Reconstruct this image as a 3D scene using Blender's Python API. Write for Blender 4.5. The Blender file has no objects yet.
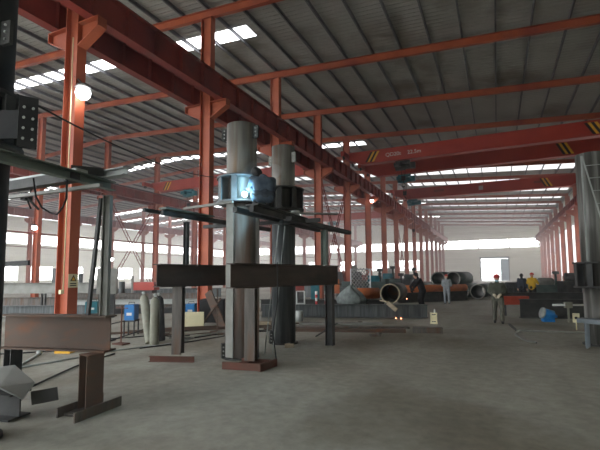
import bpy, bmesh, math, random
from mathutils import Vector, Matrix, Quaternion
random.seed(7)
C = bpy.context.scene.collection
PI = math.pi
V = Vector
# ------------------------------------------------------------------ materials
def mat(name, c1, c2=None, rough=.7, metal=0.0, scale=3.0, bump=0.0, lo=.35, hi=.65, stretch=(1, 1, 1), detail=6, bscale=None, c3=None, s3=.7, spec=.3):
    m = bpy.data.materials.new(name); m.use_nodes = True
    nt = m.node_tree; N = nt.nodes; L = nt.links
    b = N['Principled BSDF']
    b.inputs['Roughness'].default_value = rough; b.inputs['Metallic'].default_value = metal
    b.inputs['Specular IOR Level'].default_value = spec
    if c2 is None: c2 = tuple(x*.8 for x in c1)
    tc = N.new('ShaderNodeTexCoord'); mp = N.new('ShaderNodeMapping')
    mp.inputs['Scale'].default_value = stretch
    L.new(tc.outputs['Object'], mp.inputs['Vector'])
    n = N.new('ShaderNodeTexNoise'); n.inputs['Scale'].default_value = scale; n.inputs['Detail'].default_value = detail
    L.new(mp.outputs[0], n.inputs['Vector'])
    r = N.new('ShaderNodeValToRGB'); e = r.color_ramp.elements
    e[0].position = lo; e[1].position = hi
    e[0].color = (*c1, 1); e[1].color = (*c2, 1)
    L.new(n.outputs[0], r.inputs[0]); out = r.outputs[0]
    if c3:
        n2 = N.new('ShaderNodeTexNoise'); n2.inputs['Scale'].default_value = s3; n2.inputs['Detail'].default_value = 8
        L.new(mp.outputs[0], n2.inputs['Vector'])
        r2 = N.new('ShaderNodeValToRGB'); r2.color_ramp.elements[0].position = .5; r2.color_ramp.elements[1].position = .68
        L.new(n2.outputs[0], r2.inputs[0])
        mx = N.new('ShaderNodeMix'); mx.data_type = 'RGBA'
        L.new(r2.outputs[0], mx.inputs[0]); L.new(out, mx.inputs[6]); mx.inputs[7].default_value = (*c3, 1)
        out = mx.outputs[2]
    L.new(out, b.inputs['Base Color'])
    if bump:
        bp = N.new('ShaderNodeBump'); bp.inputs['Strength'].default_value = bump; bp.inputs['Distance'].default_value = .02
        n3 = N.new('ShaderNodeTexNoise'); n3.inputs['Scale'].default_value = bscale or scale*6; n3.inputs['Detail'].default_value = 4
        L.new(tc.outputs['Object'], n3.inputs['Vector']); L.new(n3.outputs[0], bp.inputs['Height']); L.new(bp.outputs[0], b.inputs['Normal'])
    return m
def emis(name, col, s):
    m = bpy.data.materials.new(name); m.use_nodes = True
    nt = m.node_tree; nt.nodes.clear()
    e = nt.nodes.new('ShaderNodeEmission'); e.inputs[0].default_value = (*col, 1); e.inputs[1].default_value = s
    o = nt.nodes.new('ShaderNodeOutputMaterial'); nt.links.new(e.outputs[0], o.inputs[0])
    return m
def corrugated(name, c1, c2, axis, pitch, dist=.03, rough=.6, metal=.0, c3=None):
    m = mat(name, c1, c2, rough=rough, metal=metal, scale=.5, c3=c3, s3=.25)
    nt = m.node_tree; N = nt.nodes; L = nt.links
    tc = N.new('ShaderNodeTexCoord')
    w = N.new('ShaderNodeTexWave'); w.wave_type = 'BANDS'; w.bands_direction = axis; w.wave_profile = 'SIN'
    w.inputs['Scale'].default_value = 2*PI/20/pitch
    L.new(tc.outputs['Object'], w.inputs['Vector'])
    r = N.new('ShaderNodeValToRGB'); r.color_ramp.elements[0].position = .55; r.color_ramp.elements[1].position = .8
    L.new(w.outputs['Fac'], r.inputs[0])
    bp = N.new('ShaderNodeBump'); bp.inputs['Strength'].default_value = 1; bp.inputs['Distance'].default_value = dist
    L.new(r.outputs[0], bp.inputs['Height']); L.new(bp.outputs[0], N['Principled BSDF'].inputs['Normal'])
    return m
M = {}
M['red'] = mat('red_oxide_paint', (.31,.07,.034), (.39,.10,.044), rough=.5, scale=1.2, c3=(.25,.05,.032), s3=.6)
M['maroon'] = mat('maroon_paint', (.2,.03,.024), (.25,.042,.028), rough=.55, scale=.8, c3=(.14,.027,.024), s3=.5)
M['crane'] = mat('crane_red_paint', (.33,.036,.025), (.4,.05,.03), rough=.45, scale=.7)
M['roof'] = corrugated('roof_sheet_paint', (.37,.365,.34), (.31,.30,.275), 'Y', .3, .05, c3=(.2,.185,.15))
M['purlin'] = mat('dark_purlin_paint', (.16,.16,.17), (.11,.11,.12), rough=.7)
M['wall'] = corrugated('wall_panel_paint', (.80,.82,.70), (.75,.77,.66), 'Z', 1.6, .06)
M['steel'] = mat('mill_steel', (.085,.078,.07), (.15,.135,.12), rough=.55, metal=.25, scale=2.5, stretch=(4,4,.6), c3=(.12,.07,.045), s3=1.2, bump=.1)
M['pipe'] = mat('rolled_steel_pipe', (.16,.155,.145), (.25,.24,.215), rough=.5, metal=.3, scale=1.5, stretch=(5,5,.4), c3=(.17,.12,.08), s3=1.0)
M['pipelow'] = mat('weathered_steel_pipe', (.10,.082,.07), (.19,.165,.145), rough=.6, metal=.2, scale=1.5, stretch=(5,5,.5), c3=(.16,.09,.065), s3=1.2)
M['darkpipe'] = mat('dark_steel_pipe', (.06,.068,.07), (.12,.13,.13), rough=.5, metal=.3, scale=2, stretch=(6,6,.4), c3=(.045,.05,.052), s3=1.5)
M['dark'] = mat('dark_steel', (.035,.037,.037), (.07,.07,.066), rough=.6, metal=.2, scale=3)
M['beamweb'] = mat('brown_steel', (.052,.038,.03), (.085,.06,.047), rough=.6, metal=.15, scale=1.5, stretch=(1,1,3), c3=(.04,.033,.028), s3=1.2)
M['rustbeam'] = mat('rusty_steel', (.095,.06,.043), (.075,.063,.052), rough=.7, metal=.1, scale=1.6, stretch=(1.2,1.2,3), c3=(.14,.06,.03), s3=1.6)
M['rust'] = mat('rust_red_steel', (.13,.052,.038), (.10,.05,.036), rough=.8, scale=4)
M['greysteel'] = mat('grey_steel', (.25,.25,.23), (.18,.18,.16), rough=.6, metal=.2, scale=3)
M['greensteel'] = mat('green_grey_steel', (.12,.15,.13), (.17,.2,.175), rough=.55, metal=.2, scale=2)
M['palesteel'] = mat('pale_steel', (.42,.44,.42), (.34,.36,.34), rough=.5, metal=.2, scale=3)
M['paleblue'] = mat('pale_blue_steel', (.17,.2,.22), (.14,.165,.18), rough=.5, scale=3)
M['wood'] = mat('timber', (.34,.28,.19), (.25,.2,.14), rough=.8, scale=3, stretch=(1,6,6))
M['blue'] = mat('blue_enamel', (.02,.16,.42), (.025,.2,.5), rough=.4)
M['teal'] = mat('teal_enamel', (.02,.13,.17), (.03,.17,.2), rough=.5)
M['black'] = mat('black_rubber', (.012,.012,.013), (.025,.025,.025), rough=.6)
M['white'] = mat('white_enamel', (.7,.7,.68), (.6,.6,.58), rough=.5)
M['yellow'] = mat('yellow_paint', (.75,.42,.03), (.65,.35,.03), rough=.5)
M['cream'] = mat('cream_board', (.72,.66,.42), (.65,.6,.38), rough=.6)
M['cyl'] = mat('grey_green_cylinder_paint', (.25,.25,.2), (.2,.2,.155), rough=.5, scale=5, c3=(.2,.18,.14), s3=4)
M['orange'] = mat('primer_orange', (.5,.15,.05), (.36,.11,.05), rough=.7, scale=3)
M['tarp'] = mat('grey_tarp', (.22,.25,.24), (.14,.16,.155), rough=.9, scale=5, bump=.6)
M['galv'] = mat('galvanised', (.5,.5,.5), (.36,.36,.37), rough=.45, metal=.5, scale=6)
M['skin'] = mat('skin', (.55,.33,.24), (.5,.29,.2), rough=.6)
M['helmetred'] = mat('helmet_red', (.5,.05,.05), (.42,.04,.04), rough=.4)
M['olive'] = mat('olive_cloth', (.09,.095,.075), (.06,.065,.05), rough=.95, scale=8)
M['navy'] = mat('navy_cloth', (.03,.04,.055), (.05,.06,.075), rough=.95, scale=8)
M['denim'] = mat('dusty_denim', (.08,.11,.14), (.05,.07,.1), rough=.95, scale=8)
M['greycloth'] = mat('grey_cloth', (.3,.32,.34), (.22,.24,.26), rough=.95, scale=8)
M['blackcloth'] = mat('black_cloth', (.015,.017,.02), (.03,.03,.033), rough=.95, scale=8)
M['yellowcloth'] = mat('yellow_cloth', (.6,.36,.03), (.5,.3,.03), rough=.95, scale=8)
M['glove'] = mat('leather_glove', (.55,.48,.36), (.42,.36,.27), rough=.9, scale=10)
M['masktint'] = mat('pale_blue_mask', (.35,.6,.75), (.3,.55,.7), rough=.9)
M['collar'] = mat('blue_grey_steel', (.13,.15,.16), (.2,.215,.22), rough=.5, metal=.3, scale=3)
M['streakpipe'] = mat('streaked_steel_pipe', (.07,.068,.06), (.13,.128,.115), rough=.5, metal=.2, scale=2.2, stretch=(5,5,.25), c3=(.3,.3,.28), s3=1.4)
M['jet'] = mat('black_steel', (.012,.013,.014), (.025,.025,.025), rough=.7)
M['boxred'] = mat('bright_red_paint', (.5,.075,.04), (.42,.06,.03), rough=.5)
M['oliveb'] = mat('brown_olive_cloth', (.14,.135,.105), (.1,.1,.08), rough=.95, scale=8)
M['paleleaf'] = mat('pale_door_paint', (.5,.66,.74), (.45,.6,.68))
M['darkgreen'] = mat('dark_green_steel', (.06,.09,.085), (.1,.13,.12), rough=.6, scale=2)
WIN = 9
M['daylight'] = emis('daylit_pane', (1,.99,1), WIN)
M['skylight'] = emis('daylit_roof_pane', (.96,.98,1), 6)
M['dullsky'] = emis('dim_roof_pane', (.97,.97,.98), 1.0)  # weaker glow than the other roof panes
M['sidelight'] = emis('dim_daylit_pane', (1,.98,.98), 1.5)  # glow turned down so the right-hand columns stay dark
M['lamp'] = emis('lamp_glass', (1,.97,1), 14)
M['arc'] = emis('arc_light', (.65,.9,1), 60)
M['spark'] = emis('spark', (1,.3,.14), 7)
# concrete floor
def concrete():
    m = mat('concrete', (.37,.36,.31), (.295,.285,.24), rough=.72, scale=.35, lo=.3, hi=.7, c3=(.19,.17,.13), s3=.3, spec=.35)
    nt = m.node_tree; N = nt.nodes; L = nt.links; b = N['Principled BSDF']
    tc = N.new('ShaderNodeTexCoord')
    n = N.new('ShaderNodeTexNoise'); n.inputs['Scale'].default_value = 6; n.inputs['Detail'].default_value = 10; n.inputs['Roughness'].default_value = .7
    L.new(tc.outputs['Object'], n.inputs['Vector'])
    mp = N.new('ShaderNodeMapping'); mp.inputs['Scale'].default_value = (1.1,.18,1); mp.inputs['Rotation'].default_value = (0,0,.15)
    L.new(tc.outputs['Object'], mp.inputs['Vector'])
    n2 = N.new('ShaderNodeTexNoise'); n2.inputs['Scale'].default_value = .7; n2.inputs['Detail'].default_value = 8
    L.new(mp.outputs[0], n2.inputs['Vector'])
    old = b.inputs['Base Color'].links[0].from_socket
    mx = N.new('ShaderNodeMix'); mx.data_type = 'RGBA'; mx.blend_type = 'MULTIPLY'; mx.inputs[0].default_value = .6
    r = N.new('ShaderNodeValToRGB'); r.color_ramp.elements[0].color = (.62,.62,.6,1); r.color_ramp.elements[1].color = (1.25,1.25,1.25,1)
    r.color_ramp.elements[0].position = .3; r.color_ramp.elements[1].position = .7
    L.new(n.outputs[0], r.inputs[0]); L.new(old, mx.inputs[6]); L.new(r.outputs[0], mx.inputs[7])
    mx2 = N.new('ShaderNodeMix'); mx2.data_type = 'RGBA'; mx2.blend_type = 'MULTIPLY'; mx2.inputs[0].default_value = .5
    r2 = N.new('ShaderNodeValToRGB'); r2.color_ramp.elements[0].color = (.7,.69,.66,1); r2.color_ramp.elements[1].color = (1.15,1.15,1.15,1)
    r2.color_ramp.elements[0].position = .38; r2.color_ramp.elements[1].position = .62
    L.new(n2.outputs[0], r2.inputs[0]); L.new(mx.outputs[2], mx2.inputs[6]); L.new(r2.outputs[0], mx2.inputs[7])
    L.new(mx2.outputs[2], b.inputs['Base Color'])
    return m
M['floor'] = concrete()
M['ground'] = mat('outside_ground', (.5,.5,.47), (.42,.42,.4), rough=.9, scale=.3)

# ------------------------------------------------------------------ geometry helpers
def B(): return bmesh.new()
def frame(p0, p1, up=(0,0,1)):
    p0, p1 = V(p0), V(p1); d = (p1-p0).normalized(); u = V(up)
    if abs(d.dot(u)) > .999: u = V((0,1,0))
    s = d.cross(u).normalized(); t = s.cross(d).normalized()
    return p0, p1, d, s, t
def prism(bm, prof, p0, p1, up=(0,0,1)):
    """extrude a profile (side, up coordinates) from p0 to p1"""
    p0, p1, d, s, t = frame(p0, p1, up)
    a = [bm.verts.new(p0+s*x+t*y) for x, y in prof]; b = [bm.verts.new(p1+s*x+t*y) for x, y in prof]
    n = len(prof)
    for i in range(n): bm.faces.new((a[i], a[(i+1)%n], b[(i+1)%n], b[i]))
    bm.faces.new(a[::-1]); bm.faces.new(b)
def rect(w, h, ox=0, oy=0): return [(ox-w/2,oy-h/2),(ox+w/2,oy-h/2),(ox+w/2,oy+h/2),(ox-w/2,oy+h/2)]
def isec(w, h, tf=.02, tw=.014):
    a, b, c = w/2, h/2, tw/2
    return [(-a,-b),(a,-b),(a,-b+tf),(c,-b+tf),(c,b-tf),(a,b-tf),(a,b),(-a,b),(-a,b-tf),(-c,b-tf),(-c,-b+tf),(-a,-b+tf)]
def csec(w, h, t=.01):
    a, b = w/2, h/2
    return [(-a,-b),(a,-b),(a,-b+t),(-a+t,-b+t),(-a+t,b-t),(a,b-t),(a,b),(-a,b)]
def lsec(w, h, t=.01): return [(0,0),(w,0),(w,t),(t,t),(t,h),(0,h)]
def bar(bm, p0, p1, w, h, up=(0,0,1)): prism(bm, rect(w,h), p0, p1, up)
def box(bm, c, size, rz=0):
    c = V(c); x, y, z = (k/2 for k in size)
    R = Matrix.Rotation(rz,3,'Z')
    vs = [bm.verts.new(c+R@V((i*x,j*y,k*z))) for i in (-1,1) for j in (-1,1) for k in (-1,1)]
    for f in ((0,1,3,2),(4,6,7,5),(0,4,5,1),(2,3,7,6),(0,2,6,4),(1,5,7,3)): bm.faces.new([vs[i] for i in f])
def circ(r, n=16, ph=0): return [(r*math.cos(ph+2*PI*i/n), r*math.sin(ph+2*PI*i/n)) for i in range(n)]
def rod(bm, p0, p1, r, n=10, r2=None):
    p0, p1, d, s, t = frame(p0, p1); r2 = r if r2 is None else r2
    a = [bm.verts.new(p0+s*x+t*y) for x, y in circ(r,n)]; b = [bm.verts.new(p1+s*x+t*y) for x, y in circ(r2,n)]
    for i in range(n):
        f = bm.faces.new((a[i],a[(i+1)%n],b[(i+1)%n],b[i])); f.smooth = n > 8
    bm.faces.new(a[::-1]); bm.faces.new(b)
def tube(bm, p0, p1, ro, ri, n=32):
    p0, p1, d, s, t = frame(p0, p1)
    R = []
    for p, r in ((p0,ro),(p1,ro),(p1,ri),(p0,ri)): R.append([bm.verts.new(p+s*x+t*y) for x, y in circ(r,n)])
    for k in range(4):
        a, b = R[k], R[(k+1)%4]
        for i in range(n):
            f = bm.faces.new((a[i],a[(i+1)%n],b[(i+1)%n],b[i])); f.smooth = k in (0,2)
def path(bm, pts, r, n=6):
    """round tube along points"""
    pts = [V(p) for p in pts]; rings = []
    for i, p in enumerate(pts):
        d = (pts[min(i+1,len(pts)-1)]-pts[max(i-1,0)]).normalized()
        u = V((0,0,1)) if abs(d.z) < .95 else V((0,1,0))
        s = d.cross(u).normalized(); t = s.cross(d)
        rings.append([bm.verts.new(p+s*x+t*y) for x, y in circ(r,n)])
    for a, b in zip(rings, rings[1:]):
        for i in range(n): bm.faces.new((a[i],a[(i+1)%n],b[(i+1)%n],b[i])).smooth = True
    bm.faces.new(rings[0][::-1]); bm.faces.new(rings[-1])
def lathe(bm, c, prof, n=24, axis=(0,0,1)):
    c = V(c); q = V((0,0,1)).rotation_difference(V(axis))
    rings = [[bm.verts.new(c+q@V((r*math.cos(2*PI*i/n), r*math.sin(2*PI*i/n), z))) for i in range(n)] for r, z in prof]
    for a, b in zip(rings, rings[1:]):
        for i in range(n): bm.faces.new((a[i],a[(i+1)%n],b[(i+1)%n],b[i])).smooth = True
    bm.faces.new(rings[0][::-1]); bm.faces.new(rings[-1])
def ball(bm, c, r, sc=(1,1,1), sub=2, rot=None):
    m = Matrix.Translation(V(c)) @ (rot.to_4x4() if rot else Matrix.Identity(4)) @ Matrix.Diagonal((sc[0]*r,sc[1]*r,sc[2]*r,1))
    r_ = bmesh.ops.create_icosphere(bm, subdivisions=sub, radius=1, matrix=m)
    for v in r_['verts']:
        for f in v.link_faces: f.smooth = True
def sag(p0, p1, s, n=14):
    p0, p1 = V(p0), V(p1)
    return [p0.lerp(p1, i/n)-V((0,0,4*s*(i/n)*(1-i/n))) for i in range(n+1)]
def wloc(o):
    l = V((0,0,0))
    while o: l += o.location; o = o.parent
    return l
def tag(o, label=None, cat=None, group=None, kind=None):
    if label: o['label'] = label
    if cat: o['category'] = cat
    if group: o['group'] = group
    if kind: o['kind'] = kind
    return o
def obj(name, bm, m, parent=None, label=None, cat=None, group=None, kind=None, normals=True):
    """link the bmesh (world coordinates) as one mesh object whose origin is its base or its thing's base"""
    if normals: bmesh.ops.recalc_face_normals(bm, faces=bm.faces)
    me = bpy.data.meshes.new(name)
    if parent is None:
        xs = [v.co for v in bm.verts]
        lo = V([min(v[i] for v in xs) for i in range(3)]); hi = V([max(v[i] for v in xs) for i in range(3)])
        org = V(((lo.x+hi.x)/2, (lo.y+hi.y)/2, lo.z))
    else: org = wloc(parent)
    bmesh.ops.translate(bm, verts=bm.verts, vec=-org)
    bm.to_mesh(me); bm.free(); me.materials.append(m)
    o = bpy.data.objects.new(name, me); C.objects.link(o)
    if parent is None: o.location = org
    else: o.parent = parent
    return tag(o, label, cat, group, kind)
def thing(name, label, cat, loc, group=None):
    o = bpy.data.objects.new(name, None); C.objects.link(o); o.location = loc; o.empty_display_size = .2
    return tag(o, label, cat, group)
def dup(root, loc, rz=0, label=None, group=None):
    def cp(o, par):
        c = o.copy(); C.objects.link(c); c.parent = par
        for ch in list(o.children): cp(ch, c)
        return c
    r = cp(root, None); r.location = loc; r.rotation_euler = (0,0,rz)
    if label: r['label'] = label
    if group: r['group'] = group
    return r
ORD = ['nearest','second','third','fourth','fifth','sixth','seventh','eighth','ninth','tenth','eleventh','twelfth','thirteenth','fourteenth','fifteenth','sixteenth','seventeenth','eighteenth']

# ------------------------------------------------------------------ building
D = 6.5
YN = [D*(1.27+n) for n in range(-2, 17)]          # frame lines along the hall; YN[1] is beside the camera
XR, XL, XM, XF, XW = 9.16, -11.6, -33.7, -55.8, -78.0
YB, YE = -5.0, 112.0
def hr(x): return 14.87-.06*abs(x-XM)             # underside of the rafters
b = B(); box(b, ((XW+30)/2, 53, -.1), (30-XW, 118, .2)); obj('floor', b, M['floor'], kind='structure')
b = B(); box(b, (-30, 50, -.35), (900, 900, .2)); obj('ground', b, M['ground'], kind='structure')
# roof: one sheet, purlins and translucent strips are its parts
XE = 10.0
b = B()
for x0, x1 in ((XE, XM), (XM, XW-.6)):
    z0, z1 = hr(x0)+.62, hr(x1)+.62
    vs = [(x0,YB,z0),(x1,YB,z1),(x1,YE,z1),(x0,YE,z0)]
    a = [b.verts.new(v) for v in vs]; c = [b.verts.new((x,y,z+.06)) for x, y, z in vs]
    b.faces.new(a); b.faces.new(c[::-1])
    for i in range(4): b.faces.new((a[i],c[i],c[(i+1)%4],a[(i+1)%4]))
roof = obj('ceiling', b, M['roof'], kind='structure')
x = 9.4
while x > XW:
    b = B(); prism(b, csec(.07,.2,.012), (x,YB,hr(x)+.5), (x,YE,hr(x)+.5)); obj('purlin', b, M['purlin'], roof); x -= 1.5
def sky(x0, x1, y, w, m='skylight'):
    b = B()
    z0, z1 = hr(x0)+.607, hr(x1)+.607
    a = [b.verts.new(v) for v in ((x0,y-w/2,z0),(x1,y-w/2,z1),(x1,y+w/2,z1),(x0,y+w/2,z0))]
    c = [b.verts.new((v.co.x,v.co.y,v.co.z+.01)) for v in a]
    b.faces.new(a); b.faces.new(c[::-1])
    for i in range(4): b.faces.new((a[i],c[i],c[(i+1)%4],a[(i+1)%4]))
    obj('skylight', b, M[m], roof)
for y in (-2.0, 17.2, 37.3, 55.8, 74.8, 93.5): sky(-10.8, XM, y, 1.0); sky(XM, XW+1, y, .95)  # first row is out of view, added to light the left aisle
for n in range(9, 18):
    if YN[n]+D < YE: sky(XM-1, XF+1, YN[n]+D*.5, 1.2); sky(XF-1, XW+2, YN[n]+D*.5, 1.2)
for n in range(6, 18):
    if YN[n]+D < YE and min(abs(YN[n]+D*.5-q) for q in (37.3,55.8,74.8,93.5)) > 2.6: sky(-13, XM, YN[n]+D*.5, 2.6, 'dullsky')  # glowing strips added to brighten the left-aisle roof sheets
for n in range(8, 18):
    if YN[n]+D < YE: sky(9.0, -10.6, YN[n]+D*.5, 3.4, 'dullsky')
# end wall with a translucent band, doorway and windows
def wallgrid(name, fixed, axis, lo, hi, z0, z1, holes, m, t=.12, kind='structure'):
    """wall in the plane axis=fixed with rectangular openings (a0,a1,z0,z1)"""
    b = B(); us = sorted({lo,hi,*[h[0] for h in holes],*[h[1] for h in holes]}); zs = sorted({z0,z1,*[h[2] for h in holes],*[h[3] for h in holes]})
    for u0, u1 in zip(us, us[1:]):
        for w0, w1 in zip(zs, zs[1:]):
            uc, wc = (u0+u1)/2, (w0+w1)/2
            if any(h[0] < uc < h[1] and h[2] < wc < h[3] for h in holes): continue
            if axis == 'Y': box(b, (uc,fixed,wc), (u1-u0,t,w1-w0))
            else: box(b, (fixed,uc,wc), (t,u1-u0,w1-w0))
    return obj(name, b, m, kind=kind)
WN = [0]
def pane(axis, fixed, a0, a1, z0, z1, nm=0, m=None, fr='wall'):
    """glazed window: frame + bright pane"""
    WN[0] += 1
    b = B(); t = .06
    def bx(u0, u1, w0, w1):
        if axis == 'Y': box(b, ((u0+u1)/2,fixed,(w0+w1)/2), (u1-u0,.1,w1-w0))
        else: box(b, (fixed,(u0+u1)/2,(w0+w1)/2), (.1,u1-u0,w1-w0))
    bx(a0,a1,z0,z0+t); bx(a0,a1,z1-t,z1); bx(a0,a0+t,z0,z1); bx(a1-t,a1,z0,z1)
    for i in range(1, nm+1): u = a0+(a1-a0)*i/(nm+1); bx(u-.04,u+.04,z0,z1)
    w = obj('window_%d' % WN[0], b, M['palesteel'], kind='structure')
    b = B()
    if axis == 'Y': box(b, ((a0+a1)/2,fixed+.06,(z0+z1)/2), (a1-a0-.1,.02,z1-z0-.1))
    else: s = -.06 if fixed < 0 else .06; box(b, (fixed+s,(a0+a1)/2,(z0+z1)/2), (.02,a1-a0-.1,z1-z0-.1))
    obj('window_pane', b, m or M['daylight'], w)
holes = [(XW,9.8,7.95,10.1), (-3.5,2.6,0,5.5)]
low = [(-24.9,-18.3,2.7,5.4), (-31.5,-26.5,2.7,5.4), (-41,-36,2.7,5.4), (-50,-45,2.7,5.4)]
wallgrid('wall_back', YE, 'Y', XW, XE, 0, 15.6, holes+low, M['wall'])
pane('Y', YE, XW+.1, XM, 7.95, 10.1, 6); pane('Y', YE, XM, XL, 7.95, 10.1, 3); pane('Y', YE, XL, 9.7, 7.95, 10.1, 0)
for h in low: pane('Y', YE, *h, 3)
b = B()
for x in (-11.5,-3.9,2.95,9.2): box(b, (x,YE-.2,6.5), (.28,.2,13))
obj('trim_1', b, M['wall'], kind='structure')
b = B()
for z in (1.5,3.0,4.6,6.3,11.6,13.0): box(b, (-34,YE-.12,z), (88,.1,.12))
obj('trim_2', b, M['wall'], kind='structure')
b = B(); box(b, (-3.6,YE-.1,2.8), (.25,.25,5.6)); box(b, (2.7,YE-.1,2.8), (.25,.25,5.6)); box(b, (-.45,YE-.1,5.65), (6.6,.3,.35))
dr = obj('door_1', b, M['paleblue'], kind='structure')
b = B(); box(b, (1.75,YE-.25,2.7), (1.7,.08,5.3)); obj('door_leaf', b, M['paleleaf'], dr)
# left wall
lh = []
holes = [(8,YE,7.6,9.5)]
for n in range(1, 16):
    y = YN[n]+1.0; lh.append((y, y+4.3, 1.0, 3.6))
wallgrid('wall_left', XW, 'X', -5, YE, 0, 12.6, holes+lh, M['wall'])
pane('X', XW, 8, 60, 7.6, 9.5, 8); pane('X', XW, 60, YE, 7.6, 9.5, 8)
for h in lh: pane('X', XW, *h, 1)
# right wall, near stretch out of view, closed so light comes from the left
rh = []
for n in range(7, 17): rh.append((YN[n]+.6, YN[n]+5.9, 1.2, 8.5))
wallgrid('wall_right', 9.9, 'X', YB, YE, 0, 13.1, rh, M['wall'])
wallgrid('wall_front', YB, 'Y', -12, XE, 0, 14.6, [(-11.0,-1.0,0,5.5)], M['wall'])  # unseen wall and gateway, shaped to light the floor and keep the roof dark
for h in rh: pane('X', 9.9, *h, 1, M['sidelight'])

# ------------------------------------------------------------------ steel frame
def make_column(x, y, h, label, group, brackets=(1,-1)):
    t = thing('steel_column', label, 'column', (x,y,0), group)
    b = B(); prism(b, isec(.32,.56,.03,.03), (x,y,.03), (x,y,h), up=(1,0,0)); obj('shaft', b, M['red'], t)
    b = B(); box(b, (x,y,.02), (.75,.55,.04)); obj('base_plate', b, M['rust'], t)
    for s in brackets:
        b = B()
        x0, x1 = x+s*.28, x+s*1.15
        for yy, w in ((y,.03),):
            a = [b.verts.new((px,yy-w/2,pz)) for px, pz in ((x0,9.46),(x1,9.46),(x1,9.2),(x0,8.75))]; c = [b.verts.new((v.co.x,yy+w/2,v.co.z)) for v in a]
            b.faces.new(a); b.faces.new(c[::-1])
            for i in range(4): b.faces.new((a[i],c[i],c[(i+1)%4],a[(i+1)%4]))
        box(b, ((x0+x1)/2,y,9.475), (.87,.32,.03)); prism(b, rect(.32,.03), (x0,y,8.75), (x1,y,9.19), up=(0,0,1)); box(b, (x1-s*.02,y,9.33), (.03,.32,.29))
        obj('bracket', b, M['red'], t)
    return t
col0 = make_column(XL, YN[1], hr(XL), 'x', 'x')
col0['label'] = 'thick red steel column beside the camera, out of the left edge of the main aisle'
rowL = 'red columns between the two crane aisles'
NAMES = ['large red steel column carrying the yellow warning sign and bright lamp', 'red steel column standing just left of the near pipe column', 'red steel column rising behind the second pipe column', 'red steel column just right of the two pipe columns']
col0.location = (XL, YN[2], 0)
col0['label'] = NAMES[0]; col0['group'] = rowL
dup(col0, (XL,YN[1],0), 0, 'red steel column outside the left frame edge nearest the camera in the middle row', rowL)
for n in range(3, 18):
    lb = NAMES[n-2] if n < 6 else 'red steel column of the middle row, %s from the camera' % ORD[n-2]
    dup(col0, (XL,YN[n],0), 0, lb, rowL)
def lowcol(x, rng, rowname, group, br):
    p = make_column(x, YN[rng[0]], hr(x), 'x', group, br)
    for k, n in enumerate(rng):
        lb = 'red steel column of the %s, %s from the camera' % (rowname, ORD[k])
        if k == 0: p['label'] = lb
        else: dup(p, (x,YN[n],0), 0, lb)
lowcol(XM, list(range(3,18)), 'far left row under the roof ridge', 'red columns under the ridge', (1,-1))
lowcol(XF, list(range(3,18)), 'faint row beyond the ridge row', 'red columns beyond the ridge', (1,-1))
lowcol(XR, list(range(7,18)), 'right hand row', 'red columns along the right side', (-1,))
# rafters
for n in range(1, 18):
    y = YN[n]
    for x0, x1, side in ((XM+.02,9.3,'main aisle side'),(XW+.6,XM-.02,'far left side')):
        if side[0] == 'f' and n < 2: continue
        b = B(); prism(b, isec(.2,.38,.02,.014), (x0,y,hr(x0)+.2), (x1,y,hr(x1)+.2))
        r = obj('roof_rafter', b, M['red'], None, 'red roof rafter on the %s, %s across the roof from the camera' % (side, ORD[n-1]), 'rafter', 'red roof rafters')
# runway beams
def runway(x, y0, y1, label, ztop=10.5, ribs=None):
    t = thing('crane_runway_beam', label, 'crane runway', (x,y0,9.49))
    b = B(); prism(b, isec(.34,ztop-9.49,.025,.016), (x,y0,(ztop+9.49)/2), (x,y1,(ztop+9.49)/2)); obj('girder', b, M['maroon'], t)
    b = B(); prism(b, [(-.06,0),(.06,0),(.05,.02),(.015,.03),(.015,.09),(.035,.1),(.035,.13),(-.035,.13),(-.035,.1),(-.015,.09),(-.015,.03),(-.05,.02)], (x,y0,ztop), (x,y1,ztop)); obj('rail', b, M['dark'], t)
    y = y0+.6; k = 0
    while y < y1 and k < 60:
        b = B(); box(b, (x,y,(ztop+9.49)/2), (.32,.016,ztop-9.49-.05)); obj('web_stiffener', b, M['maroon'], t); y += 1.3; k += 1
    return t
runway(XL+.8, 1.0, 109, 'maroon crane runway beam crossing in front of the middle column row, main aisle side')
runway(XL-.8, 1.0, 109, 'maroon crane runway beam behind the middle column row, left aisle side', 10.45)
runway(XM+.8, 18, 109, 'maroon crane runway beam on the near face of the ridge column row', 10.45)
runway(XM-.8, 18, 109, 'maroon crane runway beam on the far face of the ridge column row', 10.45)
runway(XF+.8, 18, 109, 'maroon crane runway beam on the faint row beyond the ridge', 10.45)
runway(XR-.78, 44, 109, 'maroon crane runway beam along the right hand column row', 10.3)
# cross bracing
def brace(x, ya, yb, z0, z1, label):
    t = thing('cross_brace', label, 'bracing', (x,(ya+yb)/2,z0))
    for p, q in (((x,ya,z0),(x,yb,z1)),((x,ya,z1),(x,yb,z0))):
        b = B(); d = (V(q)-V(p)).normalized(); nn = V((0,-d.z,d.y))*.16
        bar(b, V(p)+nn, V(q)+nn, .05, .05); bar(b, V(p)-nn, V(q)-nn, .05, .05)
        L = (V(q)-V(p)).length; k = int(L/.55)
        for i in range(k):
            a = V(p).lerp(V(q), i/k); c = V(p).lerp(V(q), (i+1)/k); s = 1 if i % 2 else -1
            bar(b, a+nn*s, c-nn*s, .025, .025)
        obj('lattice_strut', b, M['maroon'], t)
brace(XM, YN[5]+.3, YN[6]-.3, .3, 9.2, 'lattice cross brace between two ridge row columns, left of centre')
brace(XL, YN[5]+.2, YN[6]-.2, .3, 9.2, 'lattice cross brace just right of the welding platform')
brace(XL, YN[9]+.2, YN[10]-.2, .3, 9.2, 'lattice cross brace deep in the middle column row')
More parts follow.
